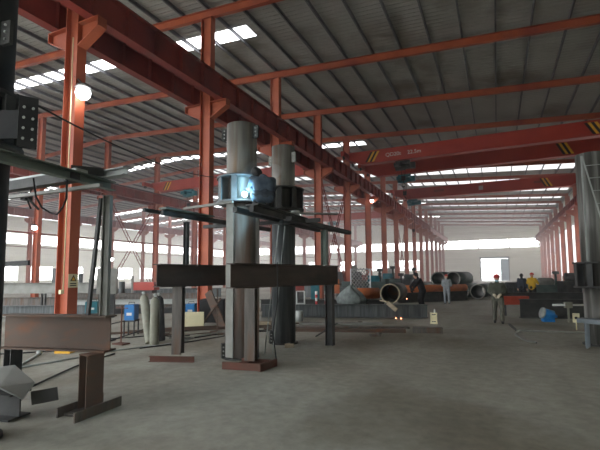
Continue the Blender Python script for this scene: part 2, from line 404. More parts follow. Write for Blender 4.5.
# horizontal pipes/girts along rows
for x, z, y0, lab in ((XM,5.2,18,'thin red tie rod running along the ridge column row'),(XF,5.6,18,'thin red tie rod running along the faint column row')):
    b = B(); rod(b, (x,y0,z), (x,109,z), .05, 8); obj('tie_rod', b, M['maroon'], None, lab, 'tie rod')

# ------------------------------------------------------------------ cranes
def crane(x0, x1, y, z0, z1, label, trolley, text=False, w=.5, plate=False, hook=2.0, tm='teal', blocks=(), st=((1.6,-1),(-2.4,1))):
    t = thing('bridge_crane', label, 'crane', ((x0+x1)/2,y,z0))
    b = B(); e = 1.3
    pts = [(x0,z1-.45),(x0+e,z0),(x1-e,z0),(x1,z1-.45),(x1,z1),(x0,z1)]
    a = [b.verts.new((px,y,pz)) for px, pz in pts]; c = [b.verts.new((px,y+w,pz)) for px, pz in pts]
    b.faces.new(a); b.faces.new(c[::-1])
    for i in range(6): b.faces.new((a[i],c[i],c[(i+1)%6],a[(i+1)%6]))
    box(b, ((x0+x1)/2,y+w/2,z0-.01), (x1-x0-2*e,w+.14,.03)); box(b, ((x0+x1)/2,y+w/2,z1+.01), (x1-x0,w+.14,.03))
    g = obj('bridge_girder', b, M['crane'], t)
    for xx, sg in [((x0 if a > 0 else x1)+a, g_) for a, g_ in st]:
        h_ = (z1-z0)*.8; zc = (z0+z1)/2
        for i in range(2):
            for mm, dx in (('black',0),('yellow',.18)):
                bs = B(); xa = xx+i*.36+dx
                vs = [(xa,y-.02,zc-h_/2),(xa+.18,y-.02,zc-h_/2),(xa+.18-sg*.45,y-.02,zc+h_/2),(xa-sg*.45,y-.02,zc+h_/2)]
                f = [bs.verts.new(v) for v in vs]; gg = [bs.verts.new((p[0],p[1]+.015,p[2])) for p in vs]
                bs.faces.new(f); bs.faces.new(gg[::-1])
                for k in range(4): bs.faces.new((f[k],gg[k],gg[(k+1)%4],f[(k+1)%4]))
                obj('hazard_stripe', bs, M[mm], g, mm+' hazard stripe')
    for xx in (x0+.1, x1-.1):
        b = B(); box(b, (xx,y+w/2,z1-.3), (.3,3.0,.36))
        ec = obj('end_truck', b, M['crane'], t)
        for dy in (-1.2,1.2):
            b = B(); lathe(b, (xx-.06,y+w/2+dy,z1-.55+.0), [(.13,0),(.18,.01),(.18,.1),(.13,.12)], 16, (1,0,0)); obj('wheel', b, M['dark'], ec)
    # hoist trolley under the girder
    tx = trolley
    b = B(); box(b, (tx,y+w/2,z0-.2), (1.1,.35,.22)); lathe(b, (tx-.6,y+w/2,z0-.55), [(.12,0),(.27,.03),(.27,.75),(.2,.8),(.2,1.15),(.1,1.2)], 20, (1,0,0))
    box(b, (tx+.75,y+w/2,z0-.5), (.35,.4,.45)); box(b, (tx-.35,y-.15,z0-.45), (.5,.35,.3))
    h = obj('hoist', b, M[tm], t)
    b = B()
    for dx in (-.18,.18): rod(b, (tx+dx,y+w/2,z0-.6), (tx+dx*.6,y+w/2,z0-hook), .018, 6)
    obj('hoist_rope', b, M['black'], h)
    b = B(); box(b, (tx,y+w/2,z0-hook-.15), (.3,.16,.35)); path(b, [(tx,y+w/2,z0-hook-.3),(tx,y+w/2,z0-hook-.5),(tx+.14,y+w/2,z0-hook-.62),(tx+.1,y+w/2,z0-hook-.8),(tx-.06,y+w/2,z0-hook-.84),(tx-.14,y+w/2,z0-hook-.72)], .035, 8)
    obj('hook_block', b, M['black'], h)
    if plate:
        b = B(); box(b, ((x0+x1)/2,y-.01,(z0+z1)/2), (.45,.02,.45)); obj('name_plate', b, M['palesteel'], g)
    for xx in blocks:
        b = B(); box(b, (xx,y-.01,(z0+z1)/2+.1), (1.1,.02,.25)); obj('lettering_panel', b, M['maroon'], g)
    if text:
        for word, wx in (('QD20t',-7.6),('22.5m',-5.9)):
            cu = bpy.data.curves.new('lettering', 'FONT'); cu.body = word; cu.size = .42; cu.extrude = .005
            tmp = bpy.data.objects.new('tmp', cu); C.objects.link(tmp)
            me = bpy.data.meshes.new_from_object(tmp.evaluated_get(bpy.context.evaluated_depsgraph_get()))
            bpy.data.objects.remove(tmp)
            o = bpy.data.objects.new('lettering', me); C.objects.link(o); me.materials.clear(); me.materials.append(M['white'])
            o.parent = g; o.matrix_local = Matrix.Translation(V((wx,y-.02,10.98))-wloc(g)) @ Matrix.Rotation(PI/2,4,'X')
    return t
crane(XL+.75, XR-.75, 32.0, 10.62, 11.62, 'nearest red bridge crane girder over the main aisle, with small white lettering', -6.3, text=True, tm='dark', hook=1.3)
crane(XL+.75, XR-.75, 36.6, 10.62, 11.75, 'second red bridge crane girder, just behind the lettered one', -7.1, hook=1.6, st=((-3.5,1),))
crane(XL+.75, XR-.75, 49.0, 10.55, 11.65, 'farther red bridge crane girder with a square plate at mid span', -8.6, plate=True, blocks=(-5.6,4.4), hook=3.6, st=((-3.6,1),))
crane(XM+.85, XL-.85, 32.6, 10.5, 11.5, 'red bridge crane girder over the left aisle behind the pipe columns', -28.0, hook=1.5)
crane(XM+.85, XL-.85, 63, 10.5, 11.5, 'distant red bridge crane girder over the left aisle', -24.0, hook=1.5)

# ------------------------------------------------------------------ pipe columns being welded
def pipe_column(x, y, R, ztop, zc, label, mats=('pipe','pipelow'), gap=.53, RC=.5, lugs=((200,4.45),(330,4.45)), fins=(200,340), strip=None, foot=True, segs=8, lugmat='dark', cm=None):
    cm = cm or ('collar' if mats[0] == 'pipe' else 'dark')
    t = thing('pipe_column', label, 'pipe column', (x,y,0))
    b = B(); tube(b, (x,y,zc+.02), (x,y,ztop), R, R-.03, 48); obj('upper_shaft', b, M[mats[0]], t)
    b = B(); tube(b, (x,y,.02), (x,y,zc+.02), R, R-.03, 48); lo = obj('lower_shaft', b, M[mats[1]], t)
    for z in (zc, zc+gap):
        b = B(); tube(b, (x,y,z-.02), (x,y,z+.02), RC+.03, R-.01, 40); obj('collar_ring', b, M[cm], t)
    for i in range(segs):
        a = 2*PI*(i+.35)/segs; c, s = math.cos(a), math.sin(a)
        b = B(); bar(b, (x+c*(R-.01),y+s*(R-.01),zc+gap/2), (x+c*RC,y+s*RC,zc+gap/2), .025, gap-.04)
        st = obj('stiffener', b, M[cm], t)
        b = B(); tx, ty = -s, c
        bar(b, (x+c*RC-tx*.06,y+s*RC-ty*.06,zc+gap/2), (x+c*RC+tx*.06,y+s*RC+ty*.06,zc+gap/2), .02, gap-.04)
        obj('stiffener_flange', b, M[cm], st)
    for a, z in lugs:
        a = math.radians(a); c, s = math.cos(a), math.sin(a)
        b = B(); bar(b, (x+c*(R-.01),y+s*(R-.01),z), (x+c*(R+.13),y+s*(R+.13),z), .04, .26)
        lg = obj('lug_plate', b, M[lugmat], t)
        b = B()
        for dz in (-.08,0,.08): rod(b, V((x+c*(R+.07),y+s*(R+.07),z+dz))-V((-s,c,0))*.035, V((x+c*(R+.07),y+s*(R+.07),z+dz))+V((-s,c,0))*.035, .014, 6)
        obj('bolt', b, M['palesteel'], lg)
    for a in fins:
        a = math.radians(a); c, s = math.cos(a), math.sin(a)
        b = B(); bar(b, (x+c*(R+.03),y+s*(R+.03),.05), (x+c*(R+.03),y+s*(R+.03),zc-.03), .09, .03, up=(-s,c,0)); obj('guide_fin', b, M['steel'], t)
    if foot:
        a = math.radians(226); c, s = math.cos(a), math.sin(a)
        b = B(); bar(b, (x+c*(R-.02),y+s*(R-.02),.16), (x+c*(R+.08),y+s*(R+.08),.16), .12, .3); f = obj('foot_bracket', b, M['dark'], t)
        b = B()
        for dz in (.08,.16,.24): rod(b, (x+c*(R+.05)-.08,y+s*(R+.05)+.08,dz), (x+c*(R+.05)+.08,y+s*(R+.05)-.08,dz), .014, 6)
        obj('bolt', b, M['palesteel'], f)
        b = B(); tube(b, (x,y,0), (x,y,.03), R+.06, R-.08, 32); obj('base_ring', b, M['dark'], t)
    if strip:
        a = math.radians(strip); c, s = math.cos(a), math.sin(a); px, py = x+c*(R+.02), y+s*(R+.02)
        b = B(); bar(b, (px,py,.05), (px,py,zc-.03), .2, .025, up=(c,s,0)); obj('guide_strip', b, M['greysteel'], t)
    return t
P1 = pipe_column(-4.90, 7.44, .325, 4.94, 3.23, 'nearer tall steel pipe column beside the crouching welder, in the middle of the shop', strip=262, fins=(12,), lugs=((195,4.77),(352,4.74)))
P2 = pipe_column(-4.92, 9.42, .30, 5.02, 3.36, 'second tall steel pipe column, darker, just behind the welder', mats=('pipe','darkpipe'), cm='dark', fins=(), lugs=((345,4.7),(180,4.7)), lugmat='greysteel')
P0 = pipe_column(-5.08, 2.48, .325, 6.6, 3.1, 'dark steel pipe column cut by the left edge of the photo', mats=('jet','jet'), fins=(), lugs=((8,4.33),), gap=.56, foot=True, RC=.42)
P3 = pipe_column(2.2, 12.15, .325, 4.62, 1.37, 'tall steel pipe column at the right edge with a ladder against it', mats=('streakpipe','streakpipe'), fins=(), lugs=(), gap=.58, RC=.48, foot=False)
b = B(); bar(b, (1.97,11.9,2.0), (1.97,11.9,4.55), .05, .03, up=(1,0,0)); obj('edge_strip', b, M['palesteel'], P3)
b = B(); tube(b, (2.2,12.15,0), (2.2,12.15,.03), .4, .25, 32); obj('base_ring', b, M['dark'], P3)
# bolted splice plate on the left column's collar
nb, tb = V((.9,-.44,0)).normalized(), V((.44,.9,0)).normalized()
pc = V((-4.33,2.58,3.28))
b = B(); bar(b, pc-V((0,0,.26)), pc+V((0,0,.28)), .17, .03, up=tuple(nb)); st = obj('bolted_plate', b, M['black'], P0)
for dx in (-.04,.04):
    for dz in (-.17,-.06,.05,.16):
        b = B(); o_ = pc+tb*dx+V((0,0,dz)); rod(b, o_, o_+nb*.04, .013, 6); obj('bolt', b, M['palesteel'], st)
b = B(); bar(b, (-4.86,2.37,3.28), pc-nb*.02-tb*.0, .025, .3); obj('splice_arm', b, M['jet'], P0)

# ------------------------------------------------------------------ trestles: I-beams on H posts, with uprights and platform
def ibeam(p0, p1, w, h, m, name, label, tf=.02, group=None, cat='steel beam', tw=.014):
    b = B(); prism(b, isec(w,h,tf,tw), p0, p1); return obj(name, b, M[m], None, label, cat, group)
def hpost(x, y, z0, z1, label, m='steel', w=.2, h=.2, rz=0, name='support_post', base=None, bm_='rust'):
    t = thing(name, label, 'post', (x,y,0 if z0 < .2 else z0))
    up = (math.cos(rz), math.sin(rz), 0)
    b = B(); prism(b, isec(w,h,.014,.014), (x,y,z0), (x,y,z1), up=up); obj('shaft', b, M[m], t)
    if base:
        for (p, q, bw, bh) in base:
            b = B(); prism(b, csec(bw,bh,.012) if bw > .05 else rect(bw,bh), p, q); obj('base_channel', b, M[bm_], t)
    b = B(); box(b, (x,y,z1-.006), (w*1.1,h*1.1,.012), rz); obj('cap_plate', b, M[m], t)
    return t
# front beam right of centre
A1, B1 = V((-4.42,6.36,1.693)), V((-3.60,9.80,1.693))
ibeam(A1, B1, .24, .465, 'beamweb', 'steel_beam', 'dark brown I-beam trestle rail in front of the two pipe columns')
def onb(A, Bq, t): return A.lerp(Bq, t)
q = onb(A1,B1,.1)
hpost(-4.22, 6.75, .12, 1.455, 'short H-section post under the left end of the front beam, on a rusty base', rz=-1.3, w=.2, h=.2,
      base=[((-4.58,6.36,.07),(-3.86,6.5,.07),.04,.13),((-4.5,6.88,.06),(-3.86,6.94,.06),.04,.12),((-3.86,6.45,.065),(-3.82,7.0,.065),.05,.13),((-4.24,6.44,.06),(-4.24,6.9,.06),.16,.12)])
hpost(-3.72, 9.55, 0, 1.455, 'short dark H-section post under the right end of the front beam', m='dark', w=.18, h=.18)
b = B(); bar(b, (-3.9,9.55,.01), (-3.5,9.65,.01), .3, .02)
# rear beam left of centre
A2, B2 = V((-6.12,6.27,1.705)), V((-5.72,8.75,1.705))
ibeam(A2, B2, .24, .465, 'beamweb', 'steel_beam', 'dark I-beam trestle rail left of the near pipe column')
hpost(-6.0, 6.78, .1, 1.47, 'short H-section post under the left dark beam, on a long rusty channel', rz=-1.2,
      base=[((-6.33,6.33,.055),(-5.46,6.63,.055),.06,.11)])
hpost(-5.78, 8.4, 0, 1.47, 'far short post under the left dark beam, behind the near pipe column', m='dark', w=.16, h=.16)
# left beam
A3, B3 = V((-6.29,3.58,.945)), V((-4.66,3.97,.945))
ibeam(A3, B3, .24, .465, 'rustbeam', 'steel_beam', 'rusty brown I-beam at the left, on a short post with flat feet')
hpost(-4.74, 3.76, .0, .71, 'short rust-streaked H-section post under the left rusty beam, on two flat plates', m='rustbeam', rz=-.2, w=.22, h=.2,
      base=[((-4.50,3.36,.06),(-4.56,4.08,.06),.02,.12),((-4.86,3.4,.06),(-4.92,4.1,.06),.02,.12),((-4.7,3.5,.02),(-4.76,4.0,.02),.3,.03)], bm_='steel')
hpost(-6.15, 3.62, .0, .71, 'short dark post under the left end of the rusty beam, behind the edge column', m='dark', w=.16, h=.16)
# uprights standing on the beams
hpost(-4.77, 3.95, 1.18, 2.8, 'tall grey upright post standing on the right end of the rusty left beam', m='greysteel', w=.1, h=.1, name='upright_post', rz=.5)
hpost(-5.93, 6.9, 1.94, 2.84, 'slim dark upright post standing on the left dark beam', m='dark', w=.09, h=.09, name='upright_post')
hpost(-3.68, 9.15, 1.93, 2.76, 'dark upright post standing on the right end of the front beam', m='greensteel', w=.14, h=.14, name='upright_post')
b = B(); bar(b, (-5.02,3.9,1.18), (-4.84,3.9,2.76), .05, .04, (0,1,0)); obj('brace_bar', b, M['dark'], None, 'dark slanting brace bar leaning to the top of the grey upright post', 'brace')
b = B(); bar(b, (-6.6,3.61,1.88), (-6.12,3.76,1.9), .04, .07); obj('steel_bar', b, M['dark'], None, 'short dark bar sticking out right of the left edge column above the rusty beam', 'bar')
# left platform
def pbeam(p0, p1, label, m, w=.1, h=.1, prof='c', name='platform_beam', cat='platform beam'):
    b = B()
    prism(b, {'c': csec(w,h,.012), 'r': rect(w,h), 'i': isec(w,h,.012,.01), 'l': lsec(w,h,.012)}[prof], p0, p1)
    return obj(name, b, M[m], None, label, cat)
pbeam((-4.40,2.28,2.90), (-4.62,3.9,2.90), 'long green-grey channel beam slanting across the left platform', 'greensteel', .1, .12)
pbeam((-6.3,3.3,2.90), (-4.55,3.3,2.90), 'dark cross beam under the left platform, behind the green-grey channel', 'dark', .12, .12, 'r')
pbeam((-6.3,3.42,3.0), (-4.6,3.42,3.0), 'pale board lying across the back of the left platform', 'palesteel', .16, .05, 'r')
pbeam((-4.85,3.45,3.05), (-4.62,3.75,3.05), 'short dark block beam on the left platform before the pale stub', 'dark', .14, .1, 'r')
pbeam((-4.84,3.78,3.03), (-4.2,3.76,3.03), 'short pale stub beam with a dark end at the right tip of the left platform', 'palesteel', .14, .1, 'i')
pbeam((-5.85,3.27,2.75), (-4.1,3.3,2.75), 'thin grey bar below the left platform, reaching the grey upright post', 'greysteel', .05, .04, 'r')
b = B(); box(b, (-5.62,3.38,2.76), (.1,.1,.1)); rod(b, (-5.6,3.36,2.76), (-5.42,3.42,2.58), .015, 6); obj('clamp', b, M['dark'], None, 'small dark clamp gripping the thin grey bar near the left edge', 'clamp')
b = B(); path(b, [(-5.5,3.45,2.95),(-5.6,3.42,2.86),(-5.62,3.4,2.7),(-5.55,3.4,2.6)], .012); obj('cable', b, M['black'], None, 'short black cable curling over the left platform clamp', 'cable')
b = B(); path(b, [(-4.91,3.02,2.86),(-4.88,3.04,2.64),(-4.82,3.08,2.51),(-4.74,3.13,2.45),(-4.67,3.17,2.43),(-4.6,3.19,2.52),(-4.56,3.2,2.62),(-4.55,3.19,2.84)], .011); obj('cable', b, M['black'], None, 'black cable hanging in a loop under the left platform before the red column', 'cable')
b = B(); path(b, sag((-4.75,2.7,3.72), (-9.4,14.5,6.0), .5, 24), .012); obj('cable', b, M['black'], None, 'long black cable sagging from the left edge column', 'cable')
b = B(); ball(b, (-4.85,2.62,3.72), .06, (1.6,.8,.5)); obj('red_rag', b, M['helmetred'], None, 'dark red rag on top of the left edge column collar', 'rag')
# central platform
pbeam((-6.34,6.1,3.02), (-6.0,9.9,2.98), 'dark platform beam whose tip sticks out farthest left of the welding platform', 'dark', .07, .07, 'r')
pbeam((-6.1,6.35,2.98), (-5.6,9.9,2.94), 'dark platform angle running above the slim dark upright post', 'dark', .08, .1, 'r')
pbeam((-6.03,6.3,3.06), (-5.9,7.7,3.05), 'green-grey plank on the left tip of the welding platform', 'greensteel', .2, .035, 'r', 'plank', 'plank')
pbeam((-5.88,6.75,3.10), (-4.7,6.82,3.16), 'pale pole lying across the welding platform left of the near pipe column', 'greysteel', .05, .05, 'r', 'pole', 'pole')
pbeam((-4.22,6.75,2.98), (-3.92,10.3,2.9), 'dark platform beam under the crouching welder', 'dark', .1, .12, 'r')
pbeam((-4.5,6.6,2.96), (-4.3,10.3,2.9), 'dark platform beam hugging the pipe columns behind the welder', 'dark', .1, .1, 'r')
pbeam((-3.85,7.6,2.87), (-3.55,10.6,2.82), 'dark lower beam at the right end of the welding platform', 'dark', .14, .09, 'r')
pbeam((-4.22,6.75,3.06), (-4.1,9.4,3.0), 'dark scaffold plank the welder crouches on', 'dark', .3, .03, 'r', 'plank', 'plank')
pbeam((-4.35,8.1,3.08), (-3.25,8.9,3.09), 'pale plank end sticking out to the right of the welding platform', 'greysteel', .14, .03, 'r', 'plank', 'plank')
pbeam((-6.5,8.2,2.9), (-3.4,8.2,2.88), 'cross beam below the platform between the two pipe columns', 'dark', .08, .08, 'r')
pbeam((-4.25,7.9,3.11), (-4.15,9.3,3.07), 'light angle bar on the platform before the second pipe column', 'palesteel', .05, .03, 'r', 'steel_bar', 'bar')
b = B(); lathe(b, (-4.35,8.95,3.08), [(.1,0),(.11,.01),(.11,.16),(.09,.17)], 16); obj('paint_tin', b, M['palesteel'], None, 'pale tin standing on the platform before the second pipe column collar', 'tin')
b = B(); path(b, [(-3.9,7.2,1.95),(-3.92,7.25,1.2),(-4.0,7.2,.6),(-3.98,7.3,.04)], .012)
path(b, [(-3.98,7.6,2.9),(-4.0,7.6,1.95)], .01); obj('cable', b, M['black'], None, 'black cable dropping behind the front beam to the floor', 'cable')

# ladder at the right
lt = thing('ladder', 'pale steel ladder leaning beside the right edge pipe column', 'ladder', (2.4,11.5,0))
for dx in (0,.42):
    b = B(); bar(b, (2.75+dx,11.35,.0), (1.95+dx,11.7,4.5), .03, .02, (0,1,0)); obj('rail', b, M['palesteel'], lt)
for i in range(14):
    k = (i+.7)/14.5; b = B(); p = V((2.75,11.35,0)).lerp(V((1.95,11.7,4.5)), k)
    rod(b, p, p+V((.42,0,0)), .01, 8); obj('rung', b, M['palesteel'], lt)

# ------------------------------------------------------------------ people
def limb(bm, pts, rad, n=14):
    pts = [V(p) for p in pts]
    for (p, q, r, s) in zip(pts, pts[1:], rad, rad[1:]): rod(bm, p, q, r, n, s)
    for p, r in zip(pts, rad): ball(bm, p, r, sub=2)
def remesh(o, vox, sm=4):
    m = o.modifiers.new('Remesh', 'REMESH'); m.mode = 'VOXEL'; m.voxel_size = vox; m.use_smooth_shade = True
    s = o.modifiers.new('Smooth', 'SMOOTH'); s.iterations = sm; s.factor = .5
def mid(a, b, t=.5): return V(a).lerp(V(b), t)
def hand(bm, wrist, d, side, curl=.9, s=1.0, palmn=None):
    """palm and five fingers leaving the wrist along d, curling towards palm normal"""
    wrist = V(wrist); d = V(d).normalized(); nrm = V(palmn or (0,0,-1)); nrm = (nrm-d*nrm.dot(d)).normalized(); w = d.cross(nrm).normalized()*side
    pc = wrist+d*.05*s
    ball(bm, pc, .045*s, (1,1,1), 2)
    R = Matrix((w, d, nrm)).transposed()
    ball(bm, pc+d*.005, .05*s, (.85,1.0,.4), 2, R)
    for i, (L, off) in enumerate(((.075,-.033),(.085,-.011),(.08,.011),(.062,.032))):
        b0 = wrist+d*.09*s+w*off*s; p = [b0]; ang = 0
        for L_ in (.45,.32,.23):
            ang += curl*.55; p.append(p[-1]+(d*math.cos(ang)+nrm*math.sin(ang))*L*L_*s)
        limb(bm, [b0-d*.02]+p, [.012*s]*2+[.011*s,.010*s,.009*s], 8)
    t0 = wrist+d*.03*s-w*.035*s; t1 = t0+(d*.6-w*.7+nrm*.4).normalized()*.04*s; t2 = t1+(d*.8-w*.1+nrm*.6).normalized()*.035*s
    limb(bm, [t0,t1,t2], [.015*s,.012*s,.01*s], 8)
def person(name, label, loc, J, cols, rz=0, s=1.0, helmet=None, mask=None, hair=True, glove=None, vox=.014, shield=False):
    """J: joints in a local frame, figure facing -Y; cols: jacket, trousers, boots"""
    R = Matrix.Rotation(rz,3,'Z'); loc = V(loc)
    T = lambda p: loc + R@(V(p)*s)
    t = thing('person', label, 'person', loc)
    j = {k: T(v) for k, v in J.items()}
    look = R@V(J.get('look',(0,-1,0))).normalized() if not isinstance(J.get('look'), type(None)) else R@V((0,-1,0))
    look = (R@V(J.get('look',(0,-1,0)))).normalized()
    upv = (j['head']-j['neck']).normalized(); side = look.cross(upv).normalized(); look = upv.cross(side).normalized()*1
    RH = Matrix((side, -look, upv)).transposed()
    hd = lambda x, y, z: j['head']+RH@V((x,y,z))*s
    b = B()
    ball(b, hd(0,.012,.02), .1*s, (.78,.95,1.08), 3, RH); ball(b, hd(0,-.03,-.06), .062*s, (.9,1,1.0), 2, RH)
    limb(b, [hd(0,-.085,.015), hd(0,-.105,-.022)], [.01*s,.017*s], 8)
    for sd in (-1,1):
        ball(b, hd(sd*.08,.015,-.01), .026*s, (.4,.8,1.2), 2, RH); ball(b, hd(sd*.032,-.078,.018), .014*s)
    ball(b, hd(0,-.088,-.06), .02*s, (1.3,.5,.35), 2, RH)
    limb(b, [mid(j['neck'],j['chest'],.2), j['neck'], mid(j['neck'],j['head'],.5)], [.06*s,.055*s,.053*s])
    tor = [j['hipl'],j['hipr']]
    limb(b, [mid(*tor), j['waist'], j['chest'], mid(j['chest'],j['neck'],.6)], [.12*s,.11*s,.125*s,.08*s])
    for k in 'lr':
        limb(b, [j['chest'], j['sh'+k], j['el'+k], j['wr'+k]], [.09*s,.055*s,.038*s,.026*s])
        limb(b, [mid(*tor), j['hip'+k], j['kn'+k], j['an'+k]], [.1*s,.085*s,.05*s,.035*s])
        fd = (R@V(J.get('foot'+k,(0,-1,0)))).normalized()
        limb(b, [j['an'+k], j['an'+k]+fd*.12*s-V((0,0,.045*s))], [.035*s,.03*s])
    gb = B()
    for k, sd in (('l',1),('r',-1)):
        d = (j['wr'+k]-j['el'+k]); hand(gb if glove else b, j['wr'+k], d, sd, 1.0, s*(1.15 if glove else 1.0), J.get('palm'+k))
        if glove: limb(gb, [mid(j['el'+k],j['wr'+k],.72), j['wr'+k], j['wr'+k]+d.normalized()*.03*s], [.048*s,.042*s,.04*s])
    body = obj('body', b, M['skin'], t); remesh(body, vox*.7*s+.002)
    if glove: g = obj('gloves', gb, M[glove], t); remesh(g, .007, 2)
    else: gb.free()
    # jacket
    b = B(); cw = (j['shl']-j['shr']).normalized()
    for k in (-.55,0,.55):
        o = cw*k*.17*s
        limb(b, [mid(*tor)+o*.9+V((0,0,-.05*s)), j['waist']+o*.9, j['chest']+o, mid(j['chest'],j['neck'],.55)+o*.8], [.115*s,.118*s,.128*s,.085*s])
    for k in 'lr': limb(b, [mid(j['chest'],j['sh'+k],.6), j['sh'+k], j['el'+k], mid(j['el'+k],j['wr'+k],.93)], [.09*s,.08*s,.062*s,.048*s])
    limb(b, [j['neck'], mid(j['neck'],j['head'],.25)], [.075*s,.068*s])
    o = obj('jacket', b, M[cols[0]], t); remesh(o, vox*s)
    b = B()
    for k in 'lr':
        limb(b, [mid(*tor), j['hip'+k], mid(j['hip'+k],j['kn'+k]), j['kn'+k], j['an'+k]+V((0,0,.02))], [.13*s,.115*s,.1*s,.078*s,.068*s])
    limb(b, [mid(*tor), mid(mid(*tor),j['waist'],.6)], [.135*s,.12*s])
    o = obj('trousers', b, M[cols[1]], t); remesh(o, vox*s)
    for k in 'lr':
        fd = (R@V(J.get('foot'+k,(0,-1,0)))).normalized(); a = j['an'+k]
        b = B(); limb(b, [a+V((0,0,.03*s)), a-V((0,0,.03*s)), a+fd*.08*s-V((0,0,.045*s)), a+fd*.16*s-V((0,0,.05*s))], [.052*s,.052*s,.048*s,.04*s])
        # flat sole
        for v in b.verts: v.co.z = max(v.co.z, a.z-.085*s)
        obj('boot', b, M[cols[2]], t)
    if helmet:
        b = B(); n = 20; rings = []
        for r, z in ((.125,.045),(.112,.05),(.108,.09),(.09,.13),(.055,.155),(.015,.163)):
            rings.append([b.verts.new(hd(r*math.cos(2*PI*i/n)*.92, r*math.sin(2*PI*i/n)*(1.25 if (r == .125 and math.sin(2*PI*i/n) < 0) else 1.06)+.01, z)) for i in range(n)])
        for a, c in zip(rings, rings[1:]):
            for i in range(n): b.faces.new((a[i],a[(i+1)%n],c[(i+1)%n],c[i])).smooth = True
        b.faces.new(rings[-1])
        inner = [b.verts.new(v.co+upv*.0) for v in rings[1]]
        b.faces.new(rings[0][::-1])
        for v in inner: b.verts.remove(v)
        hm = obj('helmet', b, M[helmet], t)
        b = B(); limb(b, [hd(0,-.09,.125), hd(0,0,.165), hd(0,.09,.125)], [.014*s,.014*s,.014*s], 8); obj('helmet_ridge', b, M[helmet], hm)
    elif hair:
        b = B(); ball(b, hd(0,.035,.03), .11*s, (.86,.95,1.12), 3, RH); o = obj('hair', b, M['black'], t)
    if mask:
        b = B(); ball(b, hd(0,-.07,-.06), .06*s, (1,.75,.8), 2, RH); obj('face_mask', b, M[mask], t)
    if shield:
        b = B(); n = 12
        for i in range(n):
            pass
        pts = [(x, y) for x, y in ((-.1,-.04),(-.085,-.1),(-.04,-.135),(.04,-.135),(.085,-.1),(.1,-.04))]
        lo = [b.verts.new(hd(x*.85,y,-.13)) for x, y in pts]; up_ = [b.verts.new(hd(x,y*.95,.09)) for x, y in pts]
        lo2 = [b.verts.new(hd(x*.8,y+.012,-.13)) for x, y in pts]; up2 = [b.verts.new(hd(x*.94,y*.95+.012,.09)) for x, y in pts]
        for i in range(5):
            b.faces.new((lo[i],lo[i+1],up_[i+1],up_[i])); b.faces.new((lo2[i+1],lo2[i],up2[i],up2[i+1])); b.faces.new((lo[i],lo2[i],lo2[i+1],lo[i+1])); b.faces.new((up_[i],up_[i+1],up2[i+1],up2[i]))
        b.faces.new((lo[0],up_[0],up2[0],lo2[0])); b.faces.new((lo[5],lo2[5],up2[5],up_[5]))
        obj('welding_mask', b, M['black'], t)
    return t
def stand(**kw):
    J = dict(head=(0,-.02,1.56), neck=(0,0,1.42), chest=(0,0,1.24), waist=(0,0,1.02), hipl=(.09,0,.88), hipr=(-.09,0,.88),
             shl=(.18,0,1.36), shr=(-.18,0,1.36), ell=(.24,.02,1.08), elr=(-.24,.02,1.08), wrl=(.25,-.06,.83), wrr=(-.25,-.06,.83),
             knl=(.11,-.03,.48), knr=(-.11,-.03,.48), anl=(.11,.02,.085), anr=(-.11,.02,.085))
    J.update(kw); return J
person('person', 'person in dark jacket and red helmet walking towards the camera with gloved hands together', (-.02,16.1,0),
       stand(ell=(.27,.02,1.10), elr=(-.27,.02,1.10), wrl=(.10,-.2,1.0), wrr=(-.12,-.2,1.0), palml=(0,.3,-1), palmr=(0,.3,-1), knl=(.13,-.1,.48), anl=(.13,-.06,.085), knr=(-.1,0,.47), anr=(-.11,.12,.085)),
       ('olive','oliveb','black'), rz=.02, s=.98, helmet='helmetred', mask='masktint', glove='glove')
person('person', 'person in dark clothes with black hair standing behind the red box', (1.32,28.3,0), stand(), ('navy','blackcloth','black'), rz=2.8, s=1.0)
person('person', 'person in yellow jacket with raised red helmet beside the man in dark clothes', (1.80,27.4,0),
       stand(ell=(.3,-.05,1.12), elr=(-.3,-.05,1.12), wrl=(.2,-.25,1.1), wrr=(-.2,-.25,1.1)), ('yellowcloth','blackcloth','black'), rz=2.6, s=1.02, helmet='helmetred')
person('person', 'person in pale grey work clothes with red helmet beside the pile of big pipes', (-2.65,25.3,0),
       stand(wrl=(.15,-.25,1.0), wrr=(-.15,-.25,1.0)), ('greycloth','greycloth','black'), rz=3.3, s=.98, helmet='helmetred')
person('person', 'person in black clothes bending over a sparking weld beside the large open pipe', (-3.3,20.5,0),
       dict(head=(0,-.24,1.47), neck=(0,-.16,1.37), chest=(0,-.08,1.2), waist=(0,0,1.0), hipl=(.09,.06,.86), hipr=(-.09,.06,.86), look=(0,-1,-.8),
            shl=(.19,-.12,1.31), shr=(-.19,-.12,1.31), ell=(.2,-.4,1.0), elr=(-.2,-.4,1.0), wrl=(.12,-.42,.92), wrr=(-.1,-.42,.92),
            knl=(.13,-.05,.46), knr=(-.13,-.05,.46), anl=(.13,.04,.085), anr=(-.13,.04,.085)), ('blackcloth','blackcloth','black'), rz=-1.0, s=1.1, glove='blackcloth')
# crouching welder, feet on the scaffold plank
person('person', 'person in dusty dark work clothes and black helmet crouching on the platform, welding the collar', (-4.10,6.99,3.07),
       dict(head=(.07,-.16,.64), neck=(-.03,-.06,.55), chest=(0,0,.42), waist=(0,.08,.27), hipl=(.1,.1,.19), hipr=(-.1,.1,.19), look=(-.2,-1,-.5),
            shl=(.19,-.04,.50), shr=(-.19,-.04,.50), ell=(.22,-.24,.36), elr=(-.24,-.22,.34), wrl=(.04,-.36,.28), wrr=(-.08,-.36,.26),
            knl=(.17,-.26,.40), knr=(-.17,-.26,.38), anl=(.14,-.06,.085), anr=(-.14,-.06,.085)), ('denim','navy','black'), rz=3.14+.75, s=1.02, glove='glove', shield=True)
